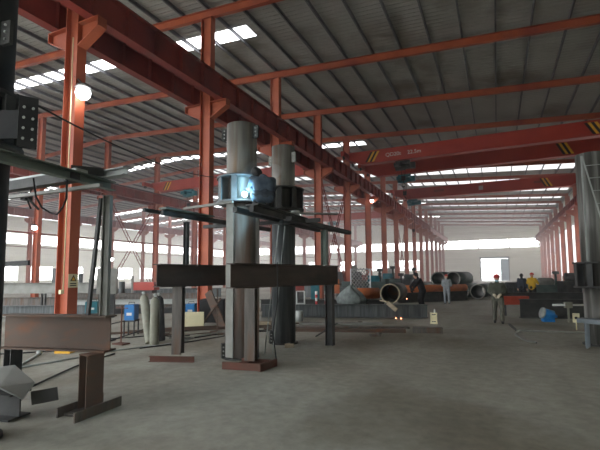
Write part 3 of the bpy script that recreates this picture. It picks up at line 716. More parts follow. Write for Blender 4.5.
# arc, sparks and smoke
AC = V((-4.46,6.88,3.30))
b = B(); ball(b, AC, .05); obj('welding_arc', b, M['arc'], None, 'blinding blue-white welding arc at the foot of the collar', 'welding arc')
b = B(); rod(b, AC+V((.02,.0,.0)), AC+V((.16,.03,.1)), .008, 6); obj('welding_rod', b, M['dark'], None, 'thin welding rod held in the crouching welder\'s glove at the arc', 'welding rod')
for p, lb in (((-3.95,20.0,.72),'orange welding spark beside the person in black'),((-3.9,20.0,.55),'small orange spark falling below the weld by the person in black'),((-3.35,16.0,.04),'red glowing spark on the floor in front of the long beam'),((-3.55,16.0,.04),'faint orange spark on the floor left of the red one')):
    b = B(); ball(b, p, .04 if 'beside' in lb else .022); obj('spark', b, M['spark'], None, lb, 'spark')
def point(name, loc, e, col, r=.05):
    l = bpy.data.lights.new(name, 'POINT'); l.energy = e; l.color = col; l.shadow_soft_size = r
    o = bpy.data.objects.new(name, l); o.location = loc; C.objects.link(o); return o
point('arc_glow', AC+V((.03,-.06,.02)), 22, (.3,.72,1), .05)
def volmat(name, dens, col, noise=0, aniso=0):
    m = bpy.data.materials.new(name); m.use_nodes = True; nt = m.node_tree; nt.nodes.clear()
    v = nt.nodes.new('ShaderNodeVolumePrincipled'); v.inputs['Density'].default_value = dens; v.inputs['Color'].default_value = (*col,1); v.inputs['Anisotropy'].default_value = aniso
    o = nt.nodes.new('ShaderNodeOutputMaterial'); nt.links.new(v.outputs[0], o.inputs['Volume'])
    if noise:   # haze thinned near the camera for contrast, denser far off and far left
        N, L = nt.nodes, nt.links
        tc = N.new('ShaderNodeTexCoord'); sp = N.new('ShaderNodeSeparateXYZ'); L.new(tc.outputs['Object'], sp.inputs[0])
        a = N.new('ShaderNodeMath'); a.operation = 'MULTIPLY_ADD'; L.new(sp.outputs[0], a.inputs[0]); a.inputs[1].default_value = -.8; L.new(sp.outputs[1], a.inputs[2])
        mr = N.new('ShaderNodeMapRange'); L.new(a.outputs[0], mr.inputs[0])
        off = -48+(-.8)*(-(XW+XE)/2)
        mr.inputs[1].default_value = 24+off; mr.inputs[2].default_value = 95+off; mr.inputs[3].default_value = .0012; mr.inputs[4].default_value = dens
        L.new(mr.outputs[0], v.inputs['Density'])
    return m
HAZE = .013
if HAZE:
    b = B(); box(b, ((XW+XE)/2, 48, 8.6), (XE-XW+4, 134, 17.6)); h = obj('haze', b, volmat('factory_haze', HAZE, (1,.95,.95), 1), None, 'thin pale dust haze filling the shop towards the far wall', 'haze', kind='stuff')
b = B(); limb(b, [AC, AC+V((-.02,.0,.3)), AC+V((.0,.3,.62)), (-4.45,7.95,4.0), (-4.5,8.25,4.1)], [.13,.12,.14,.18,.16])
o = obj('welding_smoke', b, volmat('smoke', .3, (.75,.88,1)), None, 'thin blue-lit smoke drifting from the arc between the two pipe columns', 'smoke', kind='stuff'); remesh(o, .04, 6)

# ------------------------------------------------------------------ lamps
def lamp(loc, label, r, e, arm):
    t = thing('work_lamp', label, 'lamp', loc)
    b = B(); ball(b, loc, r, sub=3); obj('bulb', b, M['lamp'], t)
    b = B(); lathe(b, V(loc)+V((0,0,r*.7)), [(r*1.1,0),(r*.8,r*.5),(.05,r*.8)], 16); rod(b, V(loc)+V((0,0,r*1.3)), V(loc)+V(arm), .02, 6); obj('shade', b, M['dark'], t)
    return t
lamp((-11.05,8.15,7.2), 'large bright round lamp beside the near red column', .21, 0, (-.4,0,.6)); point('lamp_glow', (-10.75,7.9,7.1), 25, (1,.93,.9), .2)
lamp((-33.3,20.75,5.6), 'small bright lamp on the ridge row column at far left', .2, 0, (-.4,.2,.6))
lamp((-33.3,28.2,3.3), 'small bright lamp low between ridge row columns', .18, 0, (-.4,.2,.6))
lamp((-11.1,40.5,9.1), 'small lamp hanging below the middle row runway beam', .16, 0, (-.3,.2,.4))

# ------------------------------------------------------------------ items on the near red column
CX, CY = XL, YN[2]
t = thing('warning_sign', 'cream warning sign with black triangle on the near red column', 'sign', (CX+.32,CY-.02,1.35))
sx = CX+.285
def signbox(bm, y, z, w, h, t_=.006, o=0): box(bm, (sx+o,y,z), (t_,w,h))
b = B(); signbox(b, CY, 1.57, .30, .40, .01); obj('board', b, M['cream'], t)
b = B(); tri = [(CY-.1,1.56),(CY+.1,1.56),(CY,1.74)]
a = [b.verts.new((sx+.008,y,z)) for y, z in tri]; c = [b.verts.new((sx+.012,y,z)) for y, z in tri]
b.faces.new(a); b.faces.new(c[::-1]); [b.faces.new((a[i],c[i],c[(i+1)%3],a[(i+1)%3])) for i in range(3)]
obj('triangle', b, M['black'], t)
b = B(); tri = [(CY-.06,1.58),(CY+.06,1.58),(CY,1.69)]
a = [b.verts.new((sx+.013,y,z)) for y, z in tri]; c = [b.verts.new((sx+.016,y,z)) for y, z in tri]
b.faces.new(a); b.faces.new(c[::-1]); [b.faces.new((a[i],c[i],c[(i+1)%3],a[(i+1)%3])) for i in range(3)]
obj('triangle_face', b, M['yellow'], t)
b = B()
for z in (1.49,1.43): signbox(b, CY, z, .2, .03, .004, .008)
obj('text_line', b, M['black'], t)
b = B(); box(b, (CX+.12,CY-.24,1.25), (.1,.1,.12)); obj('switch_box', b, M['cream'], None, 'small cream switch box low on the near red column', 'switch')
b = B(); path(b, [(CX+.14,CY-.2,1.3),(CX+.16,CY-.2,5),(CX+.14,CY-.2,9)], .018); obj('cable', b, M['cream'], None, 'pale conduit running up the web of the near red column', 'conduit')

# ------------------------------------------------------------------ floor items, left
def gas_cylinder(p, top, label, r=.11, m='cyl'):
    p, top = V(p), V(top); t = thing('gas_cylinder', label, 'gas cylinder', p); ax = (top-p).normalized(); L = (top-p).length
    b = B(); lathe(b, p, [(r*.9,0),(r,.03),(r,L*.86),(r*.9,L*.91),(r*.6,L*.95),(r*.3,L*.97)], 20, ax); obj('shell', b, M[m], t)
    b = B(); lathe(b, p+ax*L*.96, [(.03,0),(.03,.04),(.045,.05),(.045,.09),(.02,.1)], 10, ax); obj('valve', b, M['palesteel'], t)
    return t
gas_cylinder((-7.63,7.78,0), (-7.63,7.78,1.22), 'upright pale grey gas cylinder left of the post on the rusty channel')
gas_cylinder((-7.95,7.95,.02), (-8.5,8.25,1.24), 'grey gas cylinder tilting left beside the upright pale one')
gas_cylinder((-8.05,8.45,0), (-8.2,8.5,1.2), 'dark gas cylinder standing behind the two pale ones', m='dark')
def welder_box(c, size, rz, label, legs=True, m='blue'):
    t = thing('welding_machine', label, 'welding machine', (c[0],c[1],0)); c = V(c); w, d, h = size
    b = B(); box(b, c, size, rz); bmesh.ops.bevel(b, geom=b.edges[:], offset=.015, segments=2, affect='EDGES'); obj('case', b, M[m], t)
    R = Matrix.Rotation(rz,3,'Z')
    b = B(); box(b, c+R@V((0,-d/2-.005,-h*.1)), (w*.5,.012,h*.18), rz); obj('panel', b, M['white'], t)
    b = B(); path(b, [c+R@V((-w*.3,0,h/2)), c+R@V((-w*.3,0,h/2+.06)), c+R@V((w*.3,0,h/2+.06)), c+R@V((w*.3,0,h/2))], .012); obj('handle', b, M['black'], t)
    if legs:
        zb = c.z-h/2
        b = B(); box(b, (c.x,c.y,zb-.02), (w*1.15,d*1.1,.04), rz)
        for i in (-1,1):
            for j in (-1,1): p = V((c.x,c.y,0))+R@V((i*w*.5,j*d*.45,0)); bar(b, (p.x,p.y,0), (p.x,p.y,zb-.02), .03, .03)
        obj('cart', b, M['dark'], t)
    return t
welder_box((-9.62,8.9,.66), (.28,.4,.44), .5, 'blue welding machine on a low rack left of the gas cylinders')
welder_box((-9.36,11.2,.58), (.3,.45,.36), .5, 'blue welding machine behind the post, right of the gas cylinders')
welder_box((-12.9,10.2,.62), (.4,.5,.4), .7, 'pale blue machine on the floor just right of the near red column', m='teal')
b = B(); box(b, (-8.98,10.9,.27), (.62,.05,.5), .45); obj('board', b, M['cream'], None, 'beige board standing on edge under the right blue welding machine', 'board')
b = B(); bar(b, (-8.15,11.3,.0), (-8.9,11.5,1.15), .3, .05, (0,1,0)); obj('board', b, M['rustbeam'], None, 'brown board leaning beside the foot of the second red column', 'board')
b = B(); bar(b, (-8.9,11.1,.0), (-8.3,11.4,.95), .06, .05, (0,1,0)); obj('steel_bar', b, M['rustbeam'], None, 'brown bar leaning the other way against the brown board', 'bar')
b = B(); box(b, (-9.5,12.6,.42), (.9,.6,.84), .4); bmesh.ops.bevel(b, geom=b.edges[:], offset=.03, segments=2, affect='EDGES'); obj('cabinet', b, M['black'], None, 'black cabinet at the foot of the second red column', 'cabinet')
ct = thing('electrical_cabinet', 'grey electrical cabinet right of the near red column', 'cabinet', (-15.1,12.6,.0))
b = B(); box(b, (-14.6,12.2,1.5), (.75,.35,1.05), .7); obj('case', b, M['greysteel'], ct)
b = B(); box(b, (-14.6,12.2,.48), (.6,.3,.96), .7); obj('stand', b, M['dark'], ct)
# tripods and thin stands
b = B(); rod(b, (-7.7,10.4,0), (-7.7,10.4,1.3), .018, 6); box(b, (-7.7,10.4,.02), (.3,.3,.03)); obj('stand', b, M['rustbeam'], None, 'thin rusty rod stand in front of the second red column', 'stand')
b = B(); rod(b, (-8.55,7.6,0), (-8.55,7.6,.95), .018, 6); box(b, (-8.55,7.6,.02), (.35,.25,.03)); rod(b, (-8.75,7.6,.9),(-8.35,7.6,.9),.012,6); obj('stand', b, M['rust'], None, 'thin rusty rod stand before the left blue welding machine', 'stand')
# cables and rails on the floor
def cable(pts, label, m='black', r=.015):
    b = B(); P = [V(p) for p in pts]; out = []
    for i in range(len(P)-1):
        p0, p1, p2, p3 = P[max(i-1,0)], P[i], P[i+1], P[min(i+2,len(P)-1)]
        for k in range(6):
            t = k/6; out.append(.5*((2*p1)+(p2-p0)*t+(2*p0-5*p1+4*p2-p3)*t*t+(3*p1-p0-3*p2+p3)*t**3))
    out.append(P[-1]); path(b, out, r); return obj('cable', b, M[m], None, label, 'cable')
cable([(-8.2,4.2,.02),(-8.0,5.5,.02),(-7.9,6.9,.02),(-7.4,8.2,.02),(-7.6,9.6,.02),(-7.4,11.2,.02),(-7.1,12.8,.02)], 'pale grey cable running along the floor past the gas cylinders', 'palesteel', .02)
cable([(-7.6,7.3,.02),(-7.2,8.4,.02),(-7.0,9.4,.02),(-6.8,10.4,.02),(-6.1,11.4,.02)], 'black cable on the floor between the post and the near pipe column')
cable([(-8.1,8.8,.02),(-7.5,9.2,.02),(-7.3,10.0,.02),(-6.7,10.9,.02),(-6.3,12,.02)], 'second black cable on the floor looping towards the red column')
cable([(-6.5,4.1,.02),(-6.9,4.8,.02),(-7.3,5.6,.02),(-7.6,6.6,.02)], 'black cable slanting under the rusty left beam')
cable([(-9.0,7.3,.02),(-8.5,8.3,.3),(-8.6,8.6,.5),(-8.2,8.7,.1),(-7.9,9.4,.02)], 'tangled black cable hanging from the blue machine rack')
cable([(-10.5,5.0,.02),(-9.3,6.1,.02),(-8.9,7.0,.02),(-9.2,8.0,.02)], 'thin dark cable on the open floor under the rusty left beam')
b = B(); bar(b, (-9.1,5.9,.02), (-8.0,4.7,.02), .04, .03); ball(b, (-9.1,5.9,.05), .06); obj('hammer', b, M['palesteel'], None, 'pale hammer-like tool lying on the floor under the rusty beam', 'tool')
b = B(); box(b, (-8.8,6.3,.04), (.35,.25,.08), .4); box(b, (-8.75,6.45,.09), (.2,.12,.05), .9); obj('cloth', b, M['yellow'], None, 'yellow rag on the floor behind the short rust-streaked post', 'rag')
b = B(); bar(b, (-9.6,6.4,.05), (-9.0,6.6,.05), .08, .08); obj('steel_offcut', b, M['rust'], None, 'rusty offcut beside the yellow rag', 'offcut')
cable([(-10.5,7.6,.02),(-9.6,8.0,.02),(-8.9,9.0,.02),(-8.6,10.2,.02),(-8.0,11.0,.02)], 'dark cable weaving between the blue machine rack and the gas cylinders')
cable([(-9.8,9.6,.02),(-8.9,9.9,.02),(-8.1,9.6,.02),(-7.5,10.6,.02),(-7.0,11.8,.02)], 'brown hose lying on the floor before the right blue welding machine', 'rustbeam')
cable([(-9.9,8.1,.02),(-9.7,8.0,.3),(-9.5,8.2,.42),(-9.4,8.5,.45)], 'black lead dropping from the left blue welding machine')
for i, (x, y, a, lb) in enumerate(((-9.6,7.4,.3,'left of the rusty rod stand'),(-8.6,9.3,1.0,'behind the gas cylinders'),(-7.2,10.0,.7,'left of the second pipe column foot'),(-6.6,11.6,.2,'behind the second pipe column'),(-8.0,12.3,.5,'before the brown leaning board'),(-4.4,13.9,.4,'before the blue-grey I-beam'),(-3.1,11.4,.6,'near the right end of the flat brown bar'))):
    b = B(); box(b, (x,y,.03), (.3,.12,.06), a); box(b, (x+.08,y+.05,.07), (.12,.1,.05), a+.6); obj('steel_offcut', b, M['rustbeam' if i % 2 else 'steel'], None, 'small steel offcut on the floor %s' % lb, 'offcut')
for i, (p, q) in enumerate((((-4.62,7.95,.0),(-4.35,8.1,2.8)),((-4.45,8.0,.0),(-4.3,8.3,2.8)))):
    b = B(); rod(b, p, q, .014, 8); obj('steel_rod', b, M['palesteel'], None, 'thin pale rod standing between the two pipe columns, %s one' % ('left','right')[i], 'rod')
b = B(); box(b, (-4.5,8.9,.04), (.22,.14,.08), .5); obj('wood_block', b, M['wood'], None, 'small wooden block on the floor at the foot of the second pipe column', 'block')
# rails of steel strips on the floor
cnt = ['closest to the camera','in the middle of the strips','farthest from the camera']
for i in range(3):
    b = B(); bar(b, (-10.4+i*.25,8.6+i*.65,.04), (-6.6+i*.3,12.0+i*.7,.04), .06, .05); obj('floor_strip', b, M['rustbeam'], None, 'long rusty steel strip on the floor behind the cylinders, %s' % cnt[i], 'steel strip')
# bottom left plates
t = thing('bent_plate_stand', 'bent grey plate on a dark stub at the foot of the left edge column', 'scrap steel', (-5.3,3.0,0))
b = B(); P4 = [(-6.0,3.0,.52),(-5.3,2.98,.40),(-5.05,3.1,.27),(-5.3,3.4,.36),(-5.9,3.5,.5)]
a = [b.verts.new(p) for p in P4]; c = [b.verts.new((p[0],p[1],p[2]+.02)) for p in P4]
b.faces.new(a[::-1]); b.faces.new(c)
for i in range(5): b.faces.new((a[i],a[(i+1)%5],c[(i+1)%5],c[i]))
obj('plate', b, M['palesteel'], t)
b = B(); prism(b, isec(.3,.3,.02,.02), (-5.75,3.1,.16), (-5.25,3.2,.16)); obj('stub', b, M['dark'], t)
b = B(); bar(b, (-5.2,3.3,.22), (-5.0,3.5,.25), .03, .16); obj('upstand', b, M['dark'], t)
# left aisle stock
def stock(p, q, w, h, m, label, z=None, group=None):
    z = h/2 if z is None else z
    return ibeam((p[0],p[1],z), (q[0],q[1],z), w, h, m, 'steel_beam', label, .02, group)
stock((-24.5,10.5), (-17.5,13.8), .3, .5, 'greysteel', 'pale grey beam raised on stands beyond the rusty left beam', 1.15)
for p, lb in (((-22.5,11.45),'left'),((-19.6,12.8),'right')):
    b = B()
    for d in (-.12,.12): bar(b, (p[0]+d,p[1],0), (p[0]+d,p[1],.89), .08, .08)
    bar(b, (p[0]-.25,p[1],.05), (p[0]+.25,p[1],.05), .1, .1)
    obj('trestle', b, M['dark'], None, 'dark trestle under the pale grey beam, %s one' % lb, 'trestle')
stock((-21,10), (-15.8,12.8), .3, .45, 'darkpipe', 'long dark blue-grey beam on the floor beyond the rusty left beam')
stock((-26,14.5), (-19.5,17.6), .3, .5, 'steel', 'brown beam on the floor behind the pale raised beam')
stock((-18.5,9.0), (-14.2,11.3), .35, .18, 'greysteel', 'low grey beam on the floor just beyond the near red column')
stock((-26,17.5), (-17.4,21.5), .35, .6, 'steel', 'long brown beam on the floor behind the red machine')
stock((-22,16.2), (-15,19.9), .3, .35, 'palesteel', 'long pale beam on the floor left of the gas cylinders')
stock((-19,13.5), (-13.8,16.6), .3, .3, 'steel', 'dull brown beam lying behind the blue welding machines')
stock((-17.5,12.4), (-12.6,15.4), .3, .25, 'dark', 'dark beam lying nearest behind the blue welding machines')
stock((-30,23), (-20,27.5), .3, .7, 'darkpipe', 'dark beam stack far back in the left aisle')
t = thing('machine', 'dark machine tool standing far back in the left aisle', 'machine', (-29,20.3,0))
b = B(); box(b, (-29,20.3,.6), (2.2,1.2,1.2), .4); obj('bed', b, M['greysteel'], t)
b = B(); box(b, (-29.3,20.4,1.6), (.9,.8,1.4), .4); obj('head', b, M['darkpipe'], t)
t = thing('machine', 'red machine housing far back above the tilted gas cylinder', 'machine', (-22.2,22.2,0))
b = B(); box(b, (-22.0,21.6,1.0), (1.5,.8,.55), .3); obj('housing', b, M['crane'], t)
b = B(); box(b, (-22.0,21.6,.36), (1.2,.7,.72), .3); obj('base', b, M['dark'], t)
desc = ['tallest of the row','beside the tallest','short one','slightly leaning one','stout one','thin one at the end']
for i in range(6):
    b = B(); xx, yy = -26.5+i*.62, 19.9+i*.35; hh = [1.9,1.5,1.1,1.6,1.3,1.7][i]
    rod(b, (xx,yy,0), (xx+(.15 if i == 3 else 0),yy,hh), .2 if i == 4 else .14 if i < 5 else .09, 12); obj('gas_cylinder', b, M['greysteel' if i % 2 else 'darkpipe'], None, 'grey cylinder in the far left aisle row, %s' % desc[i], 'gas cylinder', 'grey cylinders in the left aisle')

# ------------------------------------------------------------------ centre floor: long beam, pipes, scrap
def rz(v, a): return Matrix.Rotation(a,3,'Z')@V(v)
ibeam((-8.6,14.6,.28), (-2.5,16.75,.28), .3, .5, 'darkpipe', 'steel_beam', 'long blue-grey I-beam lying behind the pipe columns under the open pipe', .025)
ibeam((-9.0,15.9,.22), (-3.0,18.0,.22), .3, .44, 'steel', 'steel_beam', 'second long beam lying just behind the long blue-grey I-beam', .025)
ibeam((-10.2,17.2,.28), (-4.7,18.9,.28), .35, .56, 'dark', 'steel_beam', 'dark beam lying under the orange pipe', .03)
def bigpipe(p, q, ro, ri, label, m='darkpipe', rim='greysteel', n=40):
    t = thing('steel_pipe', label, 'pipe', (min(p[0],q[0]),min(p[1],q[1]),p[2]-ro))
    b = B(); tube(b, p, q, ro, ri, n); obj('shell', b, M[m], t)
    d = (V(q)-V(p)).normalized(); b = B(); tube(b, V(p)-d*.012, V(p)+d*.01, ro+.004, ri-.012, n); obj('cut_rim', b, M[rim], t)
    return t
OP = bigpipe((-3.9,16.64,.94), (-4.1,19.2,.94), .395, .36, 'large open steel pipe lying on the long beams, dark inside, facing the camera', 'darkpipe', 'wood')
b = B(); rod(b, (-4.05,18.4,.94), (-4.06,18.45,.94), .358, 32); obj('blocker', b, M['rustbeam'], OP, 'brown added inner bulkhead')  # plate added inside to block the view through and keep the pipe dark
b = B(); bar(b, (-3.85,16.0,.62), (-3.5,15.95,.35), .06, .16); bar(b, (-4.2,16.3,.68), (-3.85,16.0,.66), .1, .05); obj('timber_wedge', b, M['wood'], None, 'light timber wedge under the large open pipe', 'wedge')
bigpipe((-5.95,18.1,.84), (-5.0,19.0,.84), .25, .22, 'short rust-orange pipe lying left of the large open pipe', 'orange', 'rust')
b = B(); box(b, (-8.4,22.4,1.05), (.5,.5,.8), .4); obj('crate', b, M['orange'], None, 'small orange-brown drum shape above the short orange pipe', 'crate')
# tarp covered thing
b = B()
prof = [(.62,0),(.66,.25),(.5,.55),(.34,.72),(.16,.9),(.03,.98)]
n = 22; rings = []
for r, z in prof: rings.append([b.verts.new((-5.5+.72*r*(1.25+.18*math.sin(5*a)+.1*math.sin(9*a+z*3))*math.cos(a), 16.55+.72*r*(.6+.15*math.sin(4*a+1))*math.sin(a), .5+.82*z*(.9+.08*math.sin(3*a)))) for a in [2*PI*i/n for i in range(n)]])
for a, c in zip(rings, rings[1:]):
    for i in range(n): b.faces.new((a[i],a[(i+1)%n],c[(i+1)%n],c[i])).smooth = True
b.faces.new(rings[0][::-1]); b.faces.new(rings[-1]); obj('tarpaulin_bundle', b, M['tarp'], None, 'grey-green tarpaulin bundle heaped on the beams left of the orange pipe', 'tarpaulin')
# lattice rack
t = thing('lattice_rack', 'pale diamond lattice rack standing behind the short orange pipe', 'rack', (-7.4,24.3,0))
o0, u = V((-7.95,23.95,0)), V((.86,.5,0)).normalized()*.62
b = B()
for k in range(-7, 9):
    for s in (1,-1):
        a0 = k*.32; pts = []
        for tt in (0, 2.0):
            pts.append((a0+s*tt*.8 if s > 0 else a0+1.6-tt*.8, tt))
        (a, za), (c, zc_) = pts
        # clip to 0..1.9
        def at_(x): return za+(zc_-za)*(x-a)/(c-a)
        x0, x1 = max(min(a,c),0), min(max(a,c),1.9)
        if x1-x0 < .1: continue
        bar(b, o0+u*x0+V((0,0,.85+at_(x0)*.62)), o0+u*x1+V((0,0,.85+at_(x1)*.62)), .03, .03)
obj('lattice', b, M['galv'], t)
b = B()
for x in (0,1.9): bar(b, o0+u*x, o0+u*x+V((0,0,2.05)), .07, .07)
for z in (.85,2.02): bar(b, o0+V((0,0,z)), o0+u*1.9+V((0,0,z)), .06, .06)
obj('frame', b, M['galv'], t)
# machines between columns
t = thing('machine', 'dark red machine housing behind the right end of the front beam', 'machine', (-11.5,25.0,0))
b = B(); box(b, (-12.0,24.6,1.2), (1.2,.8,1.0), .4); obj('housing', b, M['maroon'], t); b = B(); box(b, (-12.0,24.6,.35), (1.3,.8,.7), .4); obj('base', b, M['dark'], t)
b = B(); box(b, (-10.4,24.2,.8), (.5,.5,1.5), .3); box(b, (-10.35,24.1,1.62), (.3,.3,.16), .3); obj('control_cabinet', b, M['teal'], None, 'dark teal control cabinet left of the lattice rack', 'cabinet')
for (x, y, m, lb) in ((-6.55,15.35,'w','left'),(-6.2,15.5,'w','right')):
    t = thing('striped_bollard', 'red and white striped bollard under the front beam, %s one' % lb, 'bollard', (x,y,.53))
    for i in range(4):
        b = B(); rod(b, (x,y,.53+i*.13), (x,y,.66+i*.13), .05, 12); obj('band', b, M['white' if i % 2 else 'helmetred'], t)
b = B()
for a in ((0,0,0,.6),(.5,0,.5,.6)): bar(b, (-7.3+a[0]*.6,15.1+a[0]*.2,.53), (-7.3+a[0]*.6,15.1+a[0]*.2,1.05), .05, .05)
bar(b, (-7.3,15.1,1.05), (-7.0,15.2,1.05), .05, .05); bar(b, (-7.3,15.1,.56), (-7.0,15.2,.56), .05, .05); obj('gauge_stand', b, M['palesteel'], None, 'small pale rectangular frame right of the second pipe column', 'stand')
b = B(); lathe(b, (-6.67,14.0,.0), [(.13,0),(.15,.02),(.15,.36),(.13,.38)], 18); obj('drum', b, M['palesteel'], None, 'small pale drum on the floor right of the second pipe column', 'drum')
# flat scrap on the floor
for p, q, w, h, m, lb in (((-6.8,11.9),(-2.6,13.5),.35,.06,'steel','long flat plate on the floor in front of the blue-grey I-beam'),
                          ((-5.6,11.5),(-2.5,12.5),.25,.1,'rustbeam','flat brown bar on the floor nearest the camera right of the front beam'),
                          ((-2.3,12.6),(-1.5,12.8),.3,.16,'steel','short channel piece at the right end of the flat brown bar'),
                          ((-6.2,13.0),(-3.6,14.1),.3,.07,'greysteel','grey flat plate on the floor behind the long flat plate'),
                          ((-7.9,11.9),(-6.9,12.3),.3,.16,'wood','pale timber length on the floor right of the second pipe column')):
    b = B(); bar(b, (*p,h/2), (*q,h/2), w, h); obj('steel_plate' if m != 'wood' else 'timber', b, M[m], None, lb, 'plate' if m != 'wood' else 'timber')
b = B(); rod(b, (-4.6,10.7,.0), (-4.25,11.5,.3), .02, 8); obj('steel_rod', b, M['dark'], None, 'thin dark rod propped on the flat brown bar', 'rod')
t = thing('angle_stand', 'small yellow-grey bracket stand at the right end of the long beam', 'stand', (-2.02,14.97,0))
b = B(); bx_, by_ = -2.02, 14.97
for d in (-.09,.09): bar(b, (bx_+d,by_,0), (bx_+d,by_,.36), .04, .05)
bar(b, (bx_-.12,by_,.36), (bx_+.12,by_,.36), .06, .05); bar(b, (bx_-.12,by_,.03), (bx_+.12,by_,.03), .06, .06); box(b, (bx_,by_+.02,.2), (.16,.05,.2)); obj('frame', b, M['cream'], t)
b = B(); rod(b, (bx_+.03,by_,.38), (bx_+.03,by_,.5), .025, 10); obj('cap', b, M['white'], t)
# big pipe pile far right of the middle row
bigpipe((-5.2,24.9,.83), (-1.9,28.9,.83), .22, .19, 'long rust-orange pipe lying in front of the pile of big pipes', 'orange', 'rust')
stock((-5.4,24.9), (-1.8,29.2), .3, .6, 'dark', 'dark beam under the long rust-orange pipe', None)
k = 0
PL = ['leftmost in the pile','second from the left in the pile','middle one of the pile','right of the middle one','rightmost in the pile','left one of the two on top','right one of the two on top']
for x, y, z, r in ((-5.4,30.8,.5,.5),(-4.36,31.0,.5,.5),(-3.32,30.7,.5,.5),(-2.28,31.1,.5,.5),(-1.24,30.9,.5,.5),(-3.84,31.2,1.38,.5),(-2.8,30.9,1.38,.5)):
    bigpipe((x,y,z), (x+.6,y+4.5,z), r, r-.05, 'large dark green pipe end, %s' % PL[k], 'darkgreen', 'greysteel'); k += 1
DP = ['nearest to the lattice rack','just right of the lattice rack','behind the black-clothed welder','farther behind the black-clothed welder','left of the big pipe pile']
for i, (x, y, hh) in enumerate(((-9.3,27.5,1.2),(-8.0,29.5,1.7),(-6.9,31.5,1.4),(-8.3,35,1.9),(-7.0,37.5,1.8))):
    t = thing('machine', 'dark green workshop machine %s' % DP[i], 'machine', (x,y,0))
    b = B(); box(b, (x,y,hh*.35), (1.5,1.0,hh*.7), .3*i); bmesh.ops.bevel(b, geom=b.edges[:], offset=.04, segments=2, affect='EDGES'); obj('bed', b, M['darkgreen' if i % 2 else 'darkpipe'], t)
    b = B(); lathe(b, (x-.5,y,hh*.8), [(.15,0),(.28,.04),(.28,.8),(.15,.9)], 16, (1,.2,0)); obj('drum', b, M['teal' if i % 2 else 'darkgreen'], t)
    b = B(); rod(b, (x+.4,y,hh*.6), (x+.4,y,hh*1.2), .06, 10); box(b, (x+.4,y-.1,hh*1.2), (.35,.4,.22)); rod(b, (x+.4,y-.3,hh*1.2), (x+.4,y-.3,hh*.9), .03, 8); obj('head', b, M['dark'], t)
# scattered far stock along the aisle
FP = ['nearest of the far aisle stock','behind the nearest far stock','midway along the far aisle stock','beyond the midway stock','close to the far doorway']
for i, (x, y, w, h) in enumerate(((-6.5,40,3.2,1.0),(-4.6,50,2.6,1.1),(-4.2,60,2.2,.9),(-5.0,72,3,1.2),(-6.0,90,3,1.2))):
    b = B(); 
    for j in range(4): prism(b, isec(.4,.45,.04,.03), (x-w/2+j*.75,y,.25+(j%2)*.46*0), (x-w/2+j*.75+.3,y+5,.25))
    for j in range(3): prism(b, isec(.4,.45,.04,.03), (x-w/2+.35+j*.75,y,.72), (x-w/2+.65+j*.75,y+5,.72))
    obj('beam_stack', b, M['darkpipe' if i % 2 else 'steel'], None, 'stack of dark beams, %s' % FP[i], 'beam stack')
LP = ['closest','second closest','third closest','fourth closest','fifth closest','sixth closest','farthest']
for i, (x, y) in enumerate(((-14,30),(-15,36),(-14.5,43),(-15,50),(-14.5,58),(-16,67),(-15,78))):
    t = thing('machine', 'grey-green machine behind the middle column row, %s of them' % LP[i], 'machine', (x,y,0), 'machines behind the middle row')
    hh = 1.0+.5*((i*7)%3)
    b = B(); box(b, (x,y,hh/2), (2.6,1.8,hh), .2*i); obj('bed', b, M['darkgreen' if i % 2 else 'darkpipe'], t)
    b = B(); box(b, (x+.4,y,hh+.35), (.9,.8,.7), .2*i); obj('head', b, M['greysteel' if i % 3 else 'maroon'], t)

# ------------------------------------------------------------------ right side work area
ibeam((.05,20.0,.72), (6.5,22.0,.72), .3, .35, 'dark', 'steel_beam', 'long dark beam on trestles behind the red box', .02)
ibeam((2.9,16.4,.2), (5.0,16.9,.2), .3, .4, 'steel', 'steel_beam', 'short brown beam on the floor behind the right pipe column', .02)
ibeam((1.2,22.5,.3), (6.5,23.5,.3), .3, .6, 'dark', 'steel_beam', 'dark beam on the floor under the people group', .02)
t = thing('red_steel_box', 'red-painted steel box member on the dark beam beside the walking man', 'steel box', (.7,19.4,.0))
b = B(); bar(b, (.12,18.9,.62), (1.08,19.4,.62), .25, .34); obj('body', b, M['boxred'], t)
b = B()
for x in (.25,1.0): bar(b, (x,19.0+(x-.25)*.5,0), (x,19.0+(x-.25)*.5,.45), .08, .08)
obj('leg', b, M['dark'], t)
# blue motor
t = thing('electric_motor', 'blue electric motor with pale fan cover on the floor at right', 'motor', (1.5,17.2,0))
b = B(); lathe(b, (1.42,17.15,.3), [(.16,0),(.18,.02),(.18,.32),(.14,.35),(.08,.38),(.04,.48)], 24, (.9,.3,-.25)); obj('body', b, M['blue'], t)
b = B(); lathe(b, (1.42,17.15,.3), [(.1,-.08),(.19,-.06),(.2,.0),(.18,.02)], 24, (.9,.3,-.25)); obj('fan_cover', b, M['palesteel'], t)
b = B(); box(b, (1.57,17.22,.06), (.36,.24,.12), .3); obj('foot', b, M['blue'], t)
# light tube with clamp
b = B(); rod(b, (1.72,17.05,.6), (2.75,17.4,.6), .035, 10, .035); obj('fluorescent_tube', b, M['white'], None, 'slim white tube held level in front of the dark beams at right', 'tube')
b = B(); box(b, (2.2,17.21,.6), (.22,.16,.2), .3); bar(b, (2.2,17.24,0), (2.2,17.24,.52), .06, .06); obj('clamp_stand', b, M['cyl'], None, 'beige clamp stand gripping the slim white tube', 'clamp')
t = thing('tag_plate', 'small yellow plate with a dark hole right of the blue motor', 'plate', (2.1,14.2,.0))
b = B(); box(b, (2.1,15.0,.36), (.18,.02,.28)); bar(b, (2.1,15.02,0), (2.1,15.02,.25), .03, .02); obj('plate', b, M['cream'], t)
b = B(); rod(b, (2.1,15.0,.36), (2.1,14.98,.36), .04, 12); obj('hole', b, M['black'], t)
